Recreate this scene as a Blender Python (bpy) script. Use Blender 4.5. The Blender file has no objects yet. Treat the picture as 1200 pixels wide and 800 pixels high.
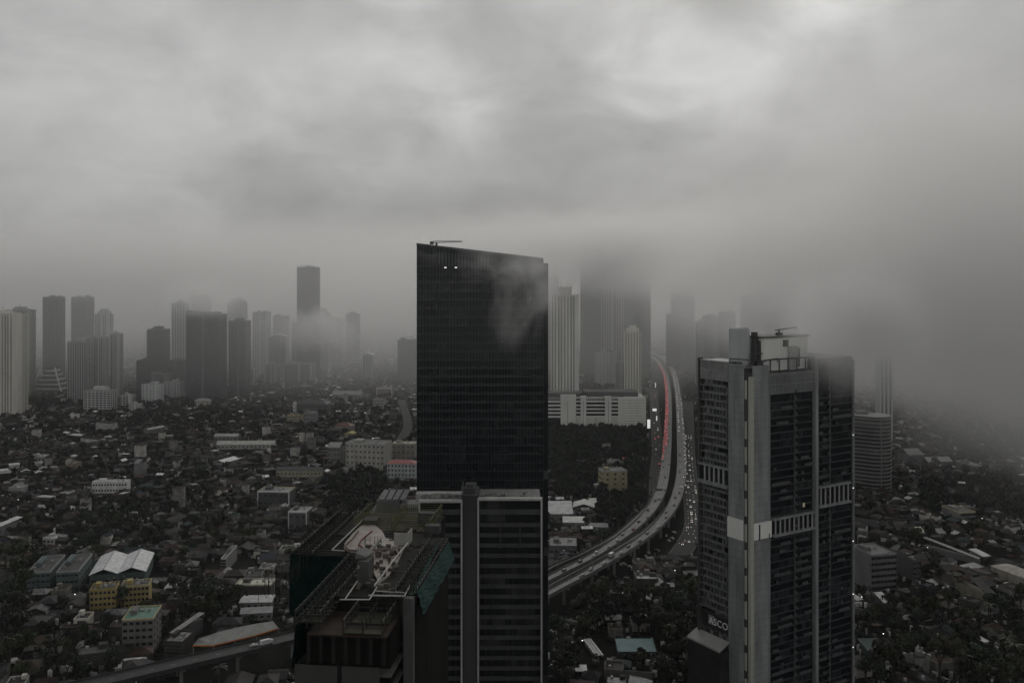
import bpy, bmesh, math, random
import numpy as np
from mathutils import Vector, Matrix

# ------------------------------------------------------------------ camera, sky, sun, exposure
S = bpy.context.scene
COL = S.collection
R = math.radians
H = 220.0          # camera height above the streets
F = 1100.0         # focal length in photo pixels (1200 wide)
HZ = 325.0         # horizon row in the photo
cam = bpy.data.cameras.new('camera')
cam.lens = 33.0; cam.sensor_width = 36.0; cam.shift_y = -75.0 / 1200.0
cam.clip_start = 1.0; cam.clip_end = 60000.0
camo = bpy.data.objects.new('camera', cam); COL.objects.link(camo)
camo.location = (0, 0, H); camo.rotation_euler = (R(90), 0, 0)
S.camera = camo

SUN_EL, SUN_AZ = R(30), R(14)      # behind the thin bright patch of cloud
W = bpy.data.worlds.new('World'); S.world = W; W.use_nodes = True
nt = W.node_tree; nt.nodes.clear()
def N(t, **k):
    n = nt.nodes.new(t)
    for a, b in k.items():
        if a.startswith('i_'):
            n.inputs[a[2:].replace('_', ' ')].default_value = b
        else: setattr(n, a, b)
    return n
def L(a, b): nt.links.new(a, b)
def M(op, a, b=None, c=None, clamp=False):
    n = nt.nodes.new('ShaderNodeMath'); n.operation = op; n.use_clamp = clamp
    for i, v in enumerate((a, b, c)):
        if v is None: continue
        if isinstance(v, (int, float)): n.inputs[i].default_value = v
        else: nt.links.new(v, n.inputs[i])
    return n.outputs[0]
def RAMP(fac, stops, interp='LINEAR'):
    n = nt.nodes.new('ShaderNodeValToRGB'); n.color_ramp.interpolation = interp
    e = n.color_ramp.elements
    while len(e) > 1: e.remove(e[-1])
    e[0].position = stops[0][0]; e[0].color = tuple(stops[0][1]) + (1,)
    for p, c in stops[1:]:
        k = e.new(p); k.color = tuple(c) + (1,)
    nt.links.new(fac, n.inputs[0]); return n.outputs[0]
sky = N('ShaderNodeTexSky'); sky.sky_type = 'NISHITA'; sky.sun_disc = False
sky.sun_elevation = SUN_EL; sky.sun_rotation = SUN_AZ
geo = N('ShaderNodeTexCoord')
sep = N('ShaderNodeSeparateXYZ'); L(geo.outputs['Generated'], sep.inputs[0])
X, Y, Z = sep.outputs
comb2 = N('ShaderNodeCombineXYZ'); L(X, comb2.inputs[0]); L(Y, comb2.inputs[1]); L(M('MULTIPLY', Z, 1.9), comb2.inputs[2])
n1 = N('ShaderNodeTexNoise'); n1.inputs['Scale'].default_value = 2.3; n1.inputs['Detail'].default_value = 6; n1.inputs['Roughness'].default_value = 0.5; n1.inputs['Distortion'].default_value = 0.25
L(comb2.outputs[0], n1.inputs['Vector'])
n2 = N('ShaderNodeTexNoise'); n2.inputs['Scale'].default_value = 7.5; n2.inputs['Detail'].default_value = 5; n2.inputs['Roughness'].default_value = 0.55; n2.inputs['Distortion'].default_value = 0.4
L(comb2.outputs[0], n2.inputs['Vector'])
cl = M('ADD', M('MULTIPLY', n1.outputs[0], 0.62), M('MULTIPLY', n2.outputs[0], 0.38))
base = RAMP(cl, [(0.34, (0.80,) * 3), (0.45, (0.95,) * 3), (0.51, (1.06,) * 3), (0.58, (1.16,) * 3), (0.68, (1.30,) * 3)])
elev = RAMP(Z, [(0.0, (0.285, 0.283, 0.281)), (0.05, (0.328, 0.325, 0.322)), (0.15, (0.385, 0.383, 0.379)), (0.28, (0.440, 0.438, 0.433)), (0.42, (0.32, 0.32, 0.315)), (0.7, (0.21, 0.213, 0.21)), (1.0, (0.165, 0.167, 0.168))])
back = M('MULTIPLY_ADD', Y, -0.17, 1.17)     # the deck is thinner and brighter behind the camera
# thin bright and thick dark places in the cloud deck: (azimuth, elevation, sharpness, gain)
lump = None
for az_, el_, sh, gn in ((16, 17.5, 45, 0.28), (19, 16.6, 700, 0.40), (8, 12.0, 260, 0.20), (14, 11.5, 500, 0.14), (-4, 12.0, 500, 0.12), (-6, 12, 90, 0.14), (-15, 16.6, 420, -0.22), (-2.2, 15.1, 1100, -0.20), (12.7, 16.3, 1100, -0.34), (15.5, 14.9, 1500, -0.16), (2, 11.2, 900, -0.13), (27, 7, 26, -0.20), (-22, 9, 40, 0.10), (-19, 3.2, 400, 0.08), (0, 7.5, 120, -0.05)):
    vd = N('ShaderNodeVectorMath', operation='DOT_PRODUCT'); L(geo.outputs['Generated'], vd.inputs[0])
    vd.inputs[1].default_value = (math.sin(R(az_)) * math.cos(R(el_)), math.cos(R(az_)) * math.cos(R(el_)), math.sin(R(el_)))
    # noise warps the lobe so that it frays like cloud
    q_ = M('MULTIPLY', M('POWER', M('MAXIMUM', vd.outputs['Value'], 0.0), float(sh)), M('MULTIPLY', M('MULTIPLY_ADD', n2.outputs[0], 2.4, -0.2), gn))
    lump = q_ if lump is None else M('ADD', lump, q_)
mulc = N('ShaderNodeVectorMath', operation='MULTIPLY'); L(base, mulc.inputs[0]); L(elev, mulc.inputs[1])
sc1 = N('ShaderNodeVectorMath', operation='SCALE'); L(mulc.outputs[0], sc1.inputs[0]); L(M('MULTIPLY', back, M('ADD', lump, 1.0)), sc1.inputs['Scale'])
bg1 = N('ShaderNodeBackground'); L(sky.outputs[0], bg1.inputs[0]); bg1.inputs[1].default_value = 0.05
bg2 = N('ShaderNodeBackground'); L(sc1.outputs[0], bg2.inputs[0]); bg2.inputs[1].default_value = 1.0
mx = N('ShaderNodeMixShader'); mx.inputs[0].default_value = 0.97
L(bg1.outputs[0], mx.inputs[1]); L(bg2.outputs[0], mx.inputs[2])
wo = N('ShaderNodeOutputWorld'); L(mx.outputs[0], wo.inputs[0])
W.cycles.sampling_method = 'MANUAL'; W.cycles.sample_map_resolution = 512

sl = bpy.data.lights.new('sun', 'SUN'); sl.energy = 0.8; sl.angle = R(35); sl.color = (1.0, 0.97, 0.92)
so = bpy.data.objects.new('sun', sl); COL.objects.link(so)
sd = Vector((math.sin(SUN_AZ) * math.cos(SUN_EL), math.cos(SUN_AZ) * math.cos(SUN_EL), math.sin(SUN_EL)))
so.rotation_euler = sd.to_track_quat('Z', 'Y').to_euler(); so.location = (0, 0, 900)

S.view_settings.view_transform = 'Standard'; S.view_settings.look = 'None'
S.view_settings.exposure = 0.0; S.view_settings.gamma = 1.0; S.view_settings.use_curve_mapping = False
C = S.cycles
C.max_bounces = 4; C.diffuse_bounces = 2; C.glossy_bounces = 2; C.transmission_bounces = 2
C.volume_bounces = 2; C.volume_max_steps = 256; C.volume_step_rate = 1.0
C.use_denoising = True; C.use_adaptive_sampling = True; C.adaptive_threshold = 0.02
C.caustics_reflective = False; C.caustics_refractive = False
C.sample_clamp_indirect = 4.0
rng = random.Random(11)
nrng = np.random.default_rng(7)

# ------------------------------------------------------------------ helpers
def P(px, py, z=0.0):
    d = F * (H - z) / (py - HZ)
    return Vector(((px - 600.0) / F * d, d, z))
def D(px, d, z=0.0): return Vector(((px - 600.0) / F * d, d, z))
def pix(p): return (600 + F * p[0] / p[1], HZ + F * (H - p[2]) / p[1])

class MB:
    def __init__(s): s.v = []; s.f = []
    def poly(s, pts):
        k = len(s.v); s.v += [tuple(p) for p in pts]; s.f.append(tuple(range(k, k + len(pts)))); return s
    def box(s, x0, x1, y0, y1, z0, z1, m=None):
        k = len(s.v)
        pts = [(x, y, z) for z in (z0, z1) for x, y in ((x0, y0), (x1, y0), (x1, y1), (x0, y1))]
        if m is not None: pts = [tuple(m @ Vector(p)) for p in pts]
        s.v += pts
        for f in ((3, 2, 1, 0), (4, 5, 6, 7), (0, 1, 5, 4), (1, 2, 6, 5), (2, 3, 7, 6), (3, 0, 4, 7)):
            s.f.append(tuple(k + i for i in f))
        return s
    def prism(s, pts, z0, z1):
        k = len(s.v); n = len(pts)
        s.v += [(p[0], p[1], z0 if np.isscalar(z0) else z0[i]) for i, p in enumerate(pts)]
        s.v += [(p[0], p[1], z1 if np.isscalar(z1) else z1[i]) for i, p in enumerate(pts)]
        s.f.append(tuple(k + i for i in reversed(range(n)))); s.f.append(tuple(k + n + i for i in range(n)))
        for i in range(n):
            j = (i + 1) % n; s.f.append((k + i, k + j, k + n + j, k + n + i))
        return s
    def bar(s, a, b, w, h=None):
        a = Vector(a); b = Vector(b); h = h or w; d = b - a; l = d.length
        if l < 1e-6: return s
        q = d.to_track_quat('Z', 'Y').to_matrix().to_4x4(); q.translation = a
        return s.box(-w / 2, w / 2, -h / 2, h / 2, 0, l, q)
    def tube(s, a, b, r0, r1, n=6):
        a = Vector(a); b = Vector(b); d = b - a
        q = d.to_track_quat('Z', 'Y').to_matrix().to_4x4(); q.translation = a
        k = len(s.v)
        for z, r in ((0, r0), (d.length, r1)):
            for i in range(n):
                t = 2 * math.pi * i / n; s.v.append(tuple(q @ Vector((r * math.cos(t), r * math.sin(t), z))))
        for i in range(n):
            j = (i + 1) % n; s.f.append((k + i, k + j, k + n + j, k + n + i))
        s.f.append(tuple(k + i for i in reversed(range(n)))); s.f.append(tuple(k + n + i for i in range(n)))
        return s
    def mesh(s, name, mat=None):
        me = bpy.data.meshes.new(name); me.from_pydata(s.v, [], s.f); me.update()
        if mat is not None: me.materials.append(mat)
        return me
    def build(s, name, mat, parent=None, label=None):
        return link(name, s.mesh(name, mat), parent, label)
def link(name, me, parent=None, label=None, loc=None):
    o = bpy.data.objects.new(name, me); COL.objects.link(o)
    if parent is not None: o.parent = parent
    if label: o['label'] = label
    if loc is not None: o.location = loc
    return o
USED = {}
def tag(o, label, cat, group=None, kind=None):
    o['label'] = label; o['category'] = cat
    if group: o['group'] = group
    if kind: o['kind'] = kind
    return o
def empty(name, loc, rz=0.0, label=None, cat=None, group=None):
    o = bpy.data.objects.new(name, None); COL.objects.link(o)
    o.location = loc; o.rotation_euler = (0, 0, rz); o.empty_display_size = 1
    if label: tag(o, label, cat, group)
    return o
def copy_tree(o, parent=None):
    c = o.copy(); COL.objects.link(c); c.parent = parent
    for ch in o.children: copy_tree(ch, c)
    return c

# ------------------------------------------------------------------ materials
MATS = {}
def mat(name, col, rough=0.8, var=0.25, scale=0.25, spec=0.3, metal=0.0, use_obj=False, attr=None, streak=False, bump=0.0, emit=0.0):
    """Principled surface with two sizes of noise in the base colour (dirt and weathering)."""
    if name in MATS: return MATS[name]
    m = bpy.data.materials.new(name); m.use_nodes = True; t = m.node_tree; MATS[name] = m
    b = t.nodes['Principled BSDF']
    b.inputs['Roughness'].default_value = rough; b.inputs['Metallic'].default_value = metal
    b.inputs['Specular IOR Level'].default_value = spec
    tc = t.nodes.new('ShaderNodeNewGeometry')
    mp = t.nodes.new('ShaderNodeMapping'); t.links.new(tc.outputs['Position'], mp.inputs[0])
    mp.inputs['Scale'].default_value = (1, 1, 0.16 if streak else 1)
    nz = t.nodes.new('ShaderNodeTexNoise'); nz.inputs['Scale'].default_value = scale; nz.inputs['Detail'].default_value = 4; nz.inputs['Roughness'].default_value = 0.65
    t.links.new(mp.outputs[0], nz.inputs['Vector'])
    mr = t.nodes.new('ShaderNodeMapRange'); t.links.new(nz.outputs[0], mr.inputs[0])
    mr.inputs[1].default_value = 0.3; mr.inputs[2].default_value = 0.7
    mr.inputs[3].default_value = 1 - var; mr.inputs[4].default_value = 1 + var * 0.6
    vm = t.nodes.new('ShaderNodeVectorMath'); vm.operation = 'SCALE'
    if attr:
        a = t.nodes.new('ShaderNodeAttribute'); a.attribute_name = attr; t.links.new(a.outputs['Color'], vm.inputs[0])
    elif use_obj:
        oi = t.nodes.new('ShaderNodeObjectInfo'); t.links.new(oi.outputs['Color'], vm.inputs[0])
    else: vm.inputs[0].default_value = col
    t.links.new(mr.outputs[0], vm.inputs['Scale']); t.links.new(vm.outputs[0], b.inputs['Base Color'])
    if emit:
        b.inputs['Emission Color'].default_value = tuple(col) + (1,); b.inputs['Emission Strength'].default_value = emit
    if bump:
        bp_ = t.nodes.new('ShaderNodeBump'); bp_.inputs['Strength'].default_value = bump
        t.links.new(nz.outputs[0], bp_.inputs['Height']); t.links.new(bp_.outputs[0], b.inputs['Normal'])
    return m
def glass(name, col=(0.012, 0.015, 0.017), rough=0.12, sx=1.5, sz=3.9, var=0.5, blinds=(0.10, 0.105, 0.105), share=0.18, spec=0.28):
    """Dark facade glass: every pane (cell of sx by sz metres in object space) has its own tint and some have pale blinds."""
    if name in MATS: return MATS[name]
    m = bpy.data.materials.new(name); m.use_nodes = True; t = m.node_tree; MATS[name] = m
    b = t.nodes['Principled BSDF']; b.inputs['Roughness'].default_value = rough; b.inputs['Specular IOR Level'].default_value = spec
    tc = t.nodes.new('ShaderNodeTexCoord'); sp = t.nodes.new('ShaderNodeSeparateXYZ'); t.links.new(tc.outputs['Object'], sp.inputs[0])
    def mm(op, a, b_):
        n = t.nodes.new('ShaderNodeMath'); n.operation = op
        for i, v in enumerate((a, b_)):
            if isinstance(v, (int, float)): n.inputs[i].default_value = v
            elif v is not None: t.links.new(v, n.inputs[i])
        return n.outputs[0]
    cx = mm('FLOOR', mm('DIVIDE', mm('ADD', sp.outputs[0], sp.outputs[1]), sx), 0)
    cz = mm('FLOOR', mm('DIVIDE', sp.outputs[2], sz), 0)
    cb = t.nodes.new('ShaderNodeCombineXYZ'); t.links.new(cx, cb.inputs[0]); t.links.new(cz, cb.inputs[1])
    wn = t.nodes.new('ShaderNodeTexWhiteNoise'); wn.noise_dimensions = '2D'; t.links.new(cb.outputs[0], wn.inputs['Vector'])
    # blinds come in runs along a floor
    cb2 = t.nodes.new('ShaderNodeCombineXYZ'); t.links.new(mm('FLOOR', mm('DIVIDE', cx, 5), 0), cb2.inputs[0]); t.links.new(cz, cb2.inputs[1])
    wn2 = t.nodes.new('ShaderNodeTexWhiteNoise'); wn2.noise_dimensions = '2D'; t.links.new(cb2.outputs[0], wn2.inputs['Vector'])
    f = mm('MULTIPLY', mm('LESS_THAN', wn2.outputs[0], share), mm('MULTIPLY', wn.outputs[0], 0.9))
    mx_ = t.nodes.new('ShaderNodeMix'); mx_.data_type = 'RGBA'
    t.links.new(f, mx_.inputs[0]); mx_.inputs[6].default_value = tuple(col) + (1,); mx_.inputs[7].default_value = tuple(blinds) + (1,)
    t.links.new(mx_.outputs[2], b.inputs['Base Color'])
    t.links.new(mm('MULTIPLY_ADD', wn.outputs[0], rough), b.inputs['Roughness'])
    rn = [n for n in t.nodes if n.type == 'MATH' and n.operation == 'MULTIPLY_ADD'][0]; rn.inputs[2].default_value = rough * 0.6
    return m

concrete = mat('concrete', (0.20, 0.20, 0.195), 0.85, 0.35, 0.12, streak=True)
dark_concrete = mat('dark_concrete', (0.075, 0.074, 0.072), 0.85, 0.4, 0.15, streak=True)
asphalt = mat('asphalt', (0.028, 0.028, 0.029), 0.8, 0.3, 0.08)
deck_mat = mat('wet_deck', (0.062, 0.062, 0.063), 0.6, 0.22, 0.06, spec=0.5)
white_paint = mat('white_paint', (0.70, 0.695, 0.68), 0.7, 0.22, 0.18, streak=True)
cream_paint = mat('cream_paint', (0.50, 0.485, 0.45), 0.8, 0.25, 0.15, streak=True)
grey_panel = mat('grey_panel', (0.22, 0.225, 0.235), 0.5, 0.2, 0.1, streak=True)
metal_dark = mat('metal_dark', (0.05, 0.05, 0.052), 0.5, 0.3, 0.6)
steel = mat('steel', (0.30, 0.30, 0.30), 0.5, 0.3, 0.6)
wall_obj = mat('wall_paint', (1, 1, 1), 0.85, 0.35, 0.35, use_obj=True, streak=True)
roof_obj = mat('roof_covering', (1, 1, 1), 0.75, 0.6, 0.55, use_obj=True)
attr_mat = mat('sprawl', (1, 1, 1), 0.85, 0.55, 0.35, spec=0.15, attr='tint')
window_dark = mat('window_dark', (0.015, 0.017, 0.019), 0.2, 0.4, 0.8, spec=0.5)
leaf = mat('leaf', (0.020, 0.029, 0.017), 0.6, 0.6, 0.35, spec=0.3, use_obj=True)
leaf_far = mat('leaf_far', (0.018, 0.025, 0.017), 0.8, 0.5, 0.05)
bark = mat('bark', (0.05, 0.042, 0.035), 0.9, 0.3, 2.0)
net_dark = mat('net_dark', (0.0035, 0.016, 0.0135), 0.95, 0.45, 0.35, spec=0.05)
net_green = mat('net_green', (0.007, 0.040, 0.034), 0.9, 0.45, 0.35)
window_grey = mat('window_frame_grey', (0.14, 0.14, 0.135), 0.7, 0.3, 0.8)
scaff = mat('scaffold_steel', (0.016, 0.017, 0.014), 0.6, 0.4, 0.8)
rust = mat('rusty_formwork', (0.026, 0.017, 0.011), 0.85, 0.4, 0.4)
beige_floor = mat('beige_screed', (0.36, 0.32, 0.29), 0.7, 0.3, 0.35)
lamp_white = mat('lamp_white', (1.0, 0.97, 0.88), 0.5, 0, 1, emit=2.6)
lamp_red = mat('lamp_red', (1.0, 0.10, 0.11), 0.5, 0, 1, emit=1.8)
car_obj = mat('car_paint', (1, 1, 1), 0.35, 0.1, 1, use_obj=True, spec=0.5)

# ------------------------------------------------------------------ ground, haze, low cloud
g = MB(); g.poly([(-16000, -1500, 0), (16000, -1500, 0), (16000, 15000, 0), (-16000, 15000, 0)])
go = g.build('ground', mat('ground_soil', (0.016, 0.0165, 0.014), 0.95, 0.5, 0.02, spec=0.05)); tag(go, 'dark wet ground of the city between roofs and trees', 'ground', kind='structure')

def volume_mat(name, density, col=(0.93, 0.94, 0.95), noise=None, aniso=0.6, step=1.0):
    m = bpy.data.materials.new(name); m.use_nodes = True; t = m.node_tree; t.nodes.clear()
    v = t.nodes.new('ShaderNodeVolumePrincipled'); v.inputs['Color'].default_value = tuple(col) + (1,)
    v.inputs['Anisotropy'].default_value = aniso; v.inputs['Density'].default_value = density
    o = t.nodes.new('ShaderNodeOutputMaterial'); t.links.new(v.outputs[0], o.inputs['Volume'])
    if noise:
        scale, lo, hi, edge, stretch, seed = noise
        tc = t.nodes.new('ShaderNodeTexCoord'); g_ = t.nodes.new('ShaderNodeNewGeometry')
        mp = t.nodes.new('ShaderNodeMapping'); mp.inputs['Scale'].default_value = stretch; mp.inputs['Location'].default_value = (seed, seed * 1.7, 0)
        t.links.new(g_.outputs['Position'], mp.inputs[0])
        nz = t.nodes.new('ShaderNodeTexNoise'); nz.inputs['Scale'].default_value = scale; nz.inputs['Detail'].default_value = 5 if scale > 0.015 else 2.5; nz.inputs['Roughness'].default_value = 0.55; nz.inputs['Distortion'].default_value = 0.6
        t.links.new(mp.outputs[0], nz.inputs['Vector'])
        ln = t.nodes.new('ShaderNodeVectorMath'); ln.operation = 'LENGTH'; t.links.new(tc.outputs['Object'], ln.inputs[0])
        r1 = t.nodes.new('ShaderNodeMapRange'); r1.interpolation_type = 'SMOOTHSTEP'
        t.links.new(ln.outputs['Value'], r1.inputs[0]); r1.inputs[1].default_value = edge; r1.inputs[2].default_value = 1.0; r1.inputs[3].default_value = 1; r1.inputs[4].default_value = 0
        # envelope plus strong noise: the rim frays into wisps and the inside stays uneven
        n_ = t.nodes.new('ShaderNodeMath'); n_.operation = 'MULTIPLY_ADD'; t.links.new(nz.outputs[0], n_.inputs[0]); n_.inputs[1].default_value = hi; n_.inputs[2].default_value = -hi * 0.5
        ad = t.nodes.new('ShaderNodeMath'); ad.operation = 'MULTIPLY_ADD'; t.links.new(r1.outputs[0], ad.inputs[0]); ad.inputs[1].default_value = 0.95; t.links.new(n_.outputs[0], ad.inputs[2])
        r2 = t.nodes.new('ShaderNodeMapRange'); r2.interpolation_type = 'SMOOTHSTEP'; t.links.new(ad.outputs[0], r2.inputs[0])
        r2.inputs[1].default_value = lo; r2.inputs[2].default_value = 1.05; r2.inputs[3].default_value = 0; r2.inputs[4].default_value = density
        mu = t.nodes.new('ShaderNodeMath'); mu.operation = 'MULTIPLY'; t.links.new(r2.outputs[0], mu.inputs[0])
        r3 = t.nodes.new('ShaderNodeMapRange'); t.links.new(ln.outputs['Value'], r3.inputs[0]); r3.inputs[1].default_value = 0.8; r3.inputs[2].default_value = 0.985; r3.inputs[3].default_value = 1; r3.inputs[4].default_value = 0
        t.links.new(r3.outputs[0], mu.inputs[1])
        t.links.new(mu.outputs[0], v.inputs['Density'])
        m.cycles.homogeneous_volume = False
    else: m.cycles.homogeneous_volume = True
    try: m.cycles.volume_step_rate = step
    except Exception: pass
    return m
hz = MB(); hz.box(-15800, 15800, -1400, 14800, -1.0, 330.0)
ho = hz.build('haze', volume_mat('haze_air', 0.000035, (0.92, 0.96, 0.97)))
tag(ho, 'pale grey haze lying over the whole city', 'haze', kind='stuff')

def low_cloud(label, px, py, d, rx, ry, rz, density, noise, step=1.0, tilt=0.0):
    """A lump of drifting cloud; px, py, d say where its middle hangs, rx/ry/rz its real half sizes in metres."""
    bm = bmesh.new(); bmesh.ops.create_icosphere(bm, subdivisions=3, radius=1.0)
    me = bpy.data.meshes.new('low_cloud'); bm.to_mesh(me); bm.free()
    o = bpy.data.objects.new('low_cloud', me); COL.objects.link(o)
    o.location = ((px - 600) / F * d, d, H - (py - HZ) / F * d); o.scale = (rx, ry, rz); o.rotation_euler = (0, tilt, 0)
    me.materials.append(volume_mat('cloud_air', density, (0.985, 0.98, 0.975), noise, 0.45, step))
    tag(o, label, 'cloud', kind='stuff'); return o
#            scale  lo   hi   edge stretch seed
low_cloud('big dark cloud bank swallowing the right end of the hotel tower', 1215, 325, 560, 300, 310, 160, 0.014, (0.010, 0.08, 1.1, 0.1, (1, .7, 1.3), 3.0), 0.35, 0.30)
low_cloud('grey cloud lying low over the streets at the far right', 1160, 385, 1350, 480, 520, 215, 0.0075, (0.006, 0.10, 1.0, 0.1, (1, .8, 1.5), 8.0), 0.35, 0.25)
low_cloud('torn cloud rag drifting behind the roof of the hotel tower', 935, 315, 900, 250, 280, 115, 0.011, (0.012, 0.12, 1.4, 0.1, (1, 1, 1.3), 9.0), 0.35)
low_cloud('wide grey cloud hiding the tops of the far towers above the toll road', 760, 296, 1680, 600, 520, 98, 0.0095, (0.0060, -0.05, 0.9, 0.0, (1, .8, 1.4), 5.0), 0.35)
low_cloud('small cloud rag wrapped round the right top corner of the hotel tower', 1003, 380, 404, 46, 46, 40, 0.055, (0.034, 0.06, 1.6, 0.0, (1, 1, 1.2), 4.0), 0.4)
low_cloud('thin cloud streamer trailing down across the dark glass tower', 622, 352, 400, 32, 26, 46, 0.022, (0.085, 0.42, 2.3, 0.0, (1, 1, .45), 1.0), 0.4, 0.5)
low_cloud('thin veil of cloud on the slanted top of the dark glass tower', 600, 306, 400, 46, 24, 22, 0.020, (0.075, 0.32, 2.2, 0.0, (1, 1, 1.2), 2.0), 0.4)
low_cloud('cloud puff clinging to the slab tower in the left cluster', 240, 350, 1450, 105, 130, 52, 0.014, (0.018, 0.2, 1.7, 0.0, (1, 1, 1.2), 7.0), 0.4)
low_cloud('cloud streamer rising past the tall dark tower in the left cluster', 372, 388, 1850, 165, 170, 78, 0.015, (0.011, 0.25, 1.8, 0.0, (1, 1, .9), 12.0), 0.4)
low_cloud('long low cloud layer brushing the roofs of the left cluster', 110, 318, 2100, 900, 900, 110, 0.0026, (0.004, 0.10, 1.0, 0.1, (1, .8, 2.0), 15.0), 0.4)
low_cloud('pale mist between the towers of the middle distance', 600, 355, 2900, 4200, 1980, 300, 0.00105, (0.0010, 0.0, 0.5, 0.55, (1, 1, 1), 35.0), 1.0)
low_cloud('pale mist filling the far distance', 600, 330, 8000, 7500, 4500, 380, 0.00022, (0.0006, 0.0, 0.5, 0.5, (1, 1, 1), 25.0), 1.0)

# ------------------------------------------------------------------ roads and viaducts
def smooth(pts, n=8):
    out = []
    for i in range(len(pts) - 1):
        p0 = pts[max(i - 1, 0)]; p1 = pts[i]; p2 = pts[i + 1]; p3 = pts[min(i + 2, len(pts) - 1)]
        for k in range(n):
            t = k / n
            out.append(0.5 * ((2 * p1) + (-p0 + p2) * t + (2 * p0 - 5 * p1 + 4 * p2 - p3) * t * t + (-p0 + 3 * p1 - 3 * p2 + p3) * t ** 3))
    out.append(pts[-1]); return out
def normals(line):
    res = []
    for i in range(len(line)):
        t = line[min(i + 1, len(line) - 1)] - line[max(i - 1, 0)]; t.z = 0; t.normalize()
        res.append(Vector((t.y, -t.x, 0)))     # to the right of the direction of travel
    return res
def ribbon(line, nn, a, b, z0, z1, hw_=None):
    """closed strip between side offsets a and b, from dz z0 to z1"""
    m = MB(); n = len(line)
    for p, q in zip(line, nn):
        h_ = hw_[len(m.v) // 4] if hw_ else 0
        for (sg, off), dz in ((a, z0), (b, z0), (b, z1), (a, z1)) if hw_ else (((0, a), z0), ((0, b), z0), ((0, b), z1), ((0, a), z1)):
            m.v.append(tuple(p + q * (off + sg * h_) + Vector((0, 0, dz))))
    for i in range(n - 1):
        k = i * 4
        for j in range(4):
            j2 = (j + 1) % 4; m.f.append((k + j, k + 4 + j, k + 4 + j2, k + j2))
    m.f.append((0, 1, 2, 3)); k = (n - 1) * 4; m.f.append((k + 3, k + 2, k + 1, k))
    return m
paint = mat('road_paint', (0.55, 0.55, 0.53), 0.7, 0.4, 0.5)
def carriageway(pxs, z, half, label, group, pier_step=32, marks=3, dmat=None, pmat=None, near=None):
    line = smooth([P(a, b, z) for a, b in pxs]); nn = normals(line)
    root = empty('viaduct', line[0] * 1.0, 0, label, 'viaduct', group); root.location = (0, 0, 0)
    hf = [half if near is None else near + (half - near) * min(1, max(0, (p.y - 560) / 330)) for p in line]
    ribbon(line, nn, (-1, 0), (1, 0), -1.6, 0, hf).build('deck', dmat or deck_mat, root)
    ribbon(line, nn, (-1, -.35), (-1, 0), -1.4, 1.05, hf).build('parapet', pmat or mat('viaduct_parapet', (.12, .12, .118), .8, .35, .15, streak=True), root)
    ribbon(line, nn, (1, 0), (1, .35), -1.4, 1.05, hf).build('parapet', pmat or mat('viaduct_parapet', (.12, .12, .118), .8, .35, .15, streak=True), root)
    lm = MB(); acc = 0
    for k in range(1, marks):
        for i in range(0, len(line) - 1, 2):
            a = line[i]; b = line[i + 1]; d = (b - a)
            nseg = max(1, int(d.length / 12)); off = -hf[i] + 2 * hf[i] * k / marks
            for s in range(nseg):
                p = a + d * (s / nseg) + nn[i] * off; q = a + d * ((s + .4) / nseg) + nn[i] * off
                w = nn[i] * .09; z_ = Vector((0, 0, .006))
                lm.poly([p - w + z_, p + w + z_, q + w + z_, q - w + z_])
    for sgn in (-1, 1):
        for i in range(len(line) - 1):
            z_ = Vector((0, 0, .006)); o1 = sgn * (hf[i] - .5); o2 = sgn * (hf[i] - .35)
            lm.poly([line[i] + nn[i] * o1 + z_, line[i] + nn[i] * o2 + z_, line[i + 1] + nn[i + 1] * o2 + z_, line[i + 1] + nn[i + 1] * o1 + z_])
    lm.build('lane_lines', paint, root)
    jn = MB(); last = 0
    for i in range(1, len(line) - 1, 2):
        d_ = (line[i + 1] - line[i]).normalized() * .18; z_ = Vector((0, 0, .009)); jn.poly([line[i] - nn[i] * hf[i] + z_, line[i] + nn[i] * hf[i] + z_, line[i] + d_ + nn[i] * hf[i] + z_, line[i] + d_ - nn[i] * hf[i] + z_])
    jn.build('expansion_joint', asphalt, root)['kind'] = 'stuff'
    acc = 0; last = line[0]
    for i, p in enumerate(line):
        acc += (p - last).length; last = p
        if acc > pier_step:
            acc = 0; pm = MB(); q = nn[i]
            pm.tube((p.x, p.y, 0), (p.x, p.y, z - 3), 1.1, 1.1, 10); pm.bar(p + q * -half * .8 + Vector((0, 0, -2.3)), p + q * half * .8 + Vector((0, 0, -2.3)), 1.6, 1.4)
            pm.build('pier', concrete, root)
    return line, nn, root
ZV = 13.0
LEFT = [(560, 723), (600, 701), (648, 675), (700, 648), (740, 620), (762, 598), (774, 576), (779, 553), (781.5, 528), (783, 500), (783.5, 478), (783, 458), (780, 440), (775, 429), (768, 421), (760, 416)]
RIGHT = [(560, 748), (600, 720), (648, 692), (700, 664), (748, 634), (774, 612), (790, 589), (797, 565), (799, 540), (798, 515), (797, 495), (795.5, 472), (792.5, 450), (788, 434), (780, 423), (768, 415), (752, 410)]
lineL, nnL, roadL = carriageway(LEFT, ZV, 4.8, 'left viaduct carriageway with the jam of red tail lights, nearer the white parking block', 'twin toll road carriageways', near=2.7)
lineR, nnR, roadR = carriageway(RIGHT, ZV, 4.8, 'right viaduct carriageway with oncoming headlights, on the outside of the bend', 'twin toll road carriageways', near=2.7)
RAMPP = [(560, 716), (600, 692), (648, 664), (680, 650), (720, 628), (746, 606), (762, 590), (770, 578)]
lineQ, nnQ, roadQ = carriageway(RAMPP, ZV - 2.5, 1.7, 'narrow slip ramp running along the inside of the left carriageway', 'twin toll road carriageways', 40, 1, mat('ramp_deck', (.06, .06, .06), .6, .3, .1), dark_concrete)
MID = [(560, 740), (600, 712), (648, 684), (700, 656), (748, 627), (768, 611), (782, 595)]
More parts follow.
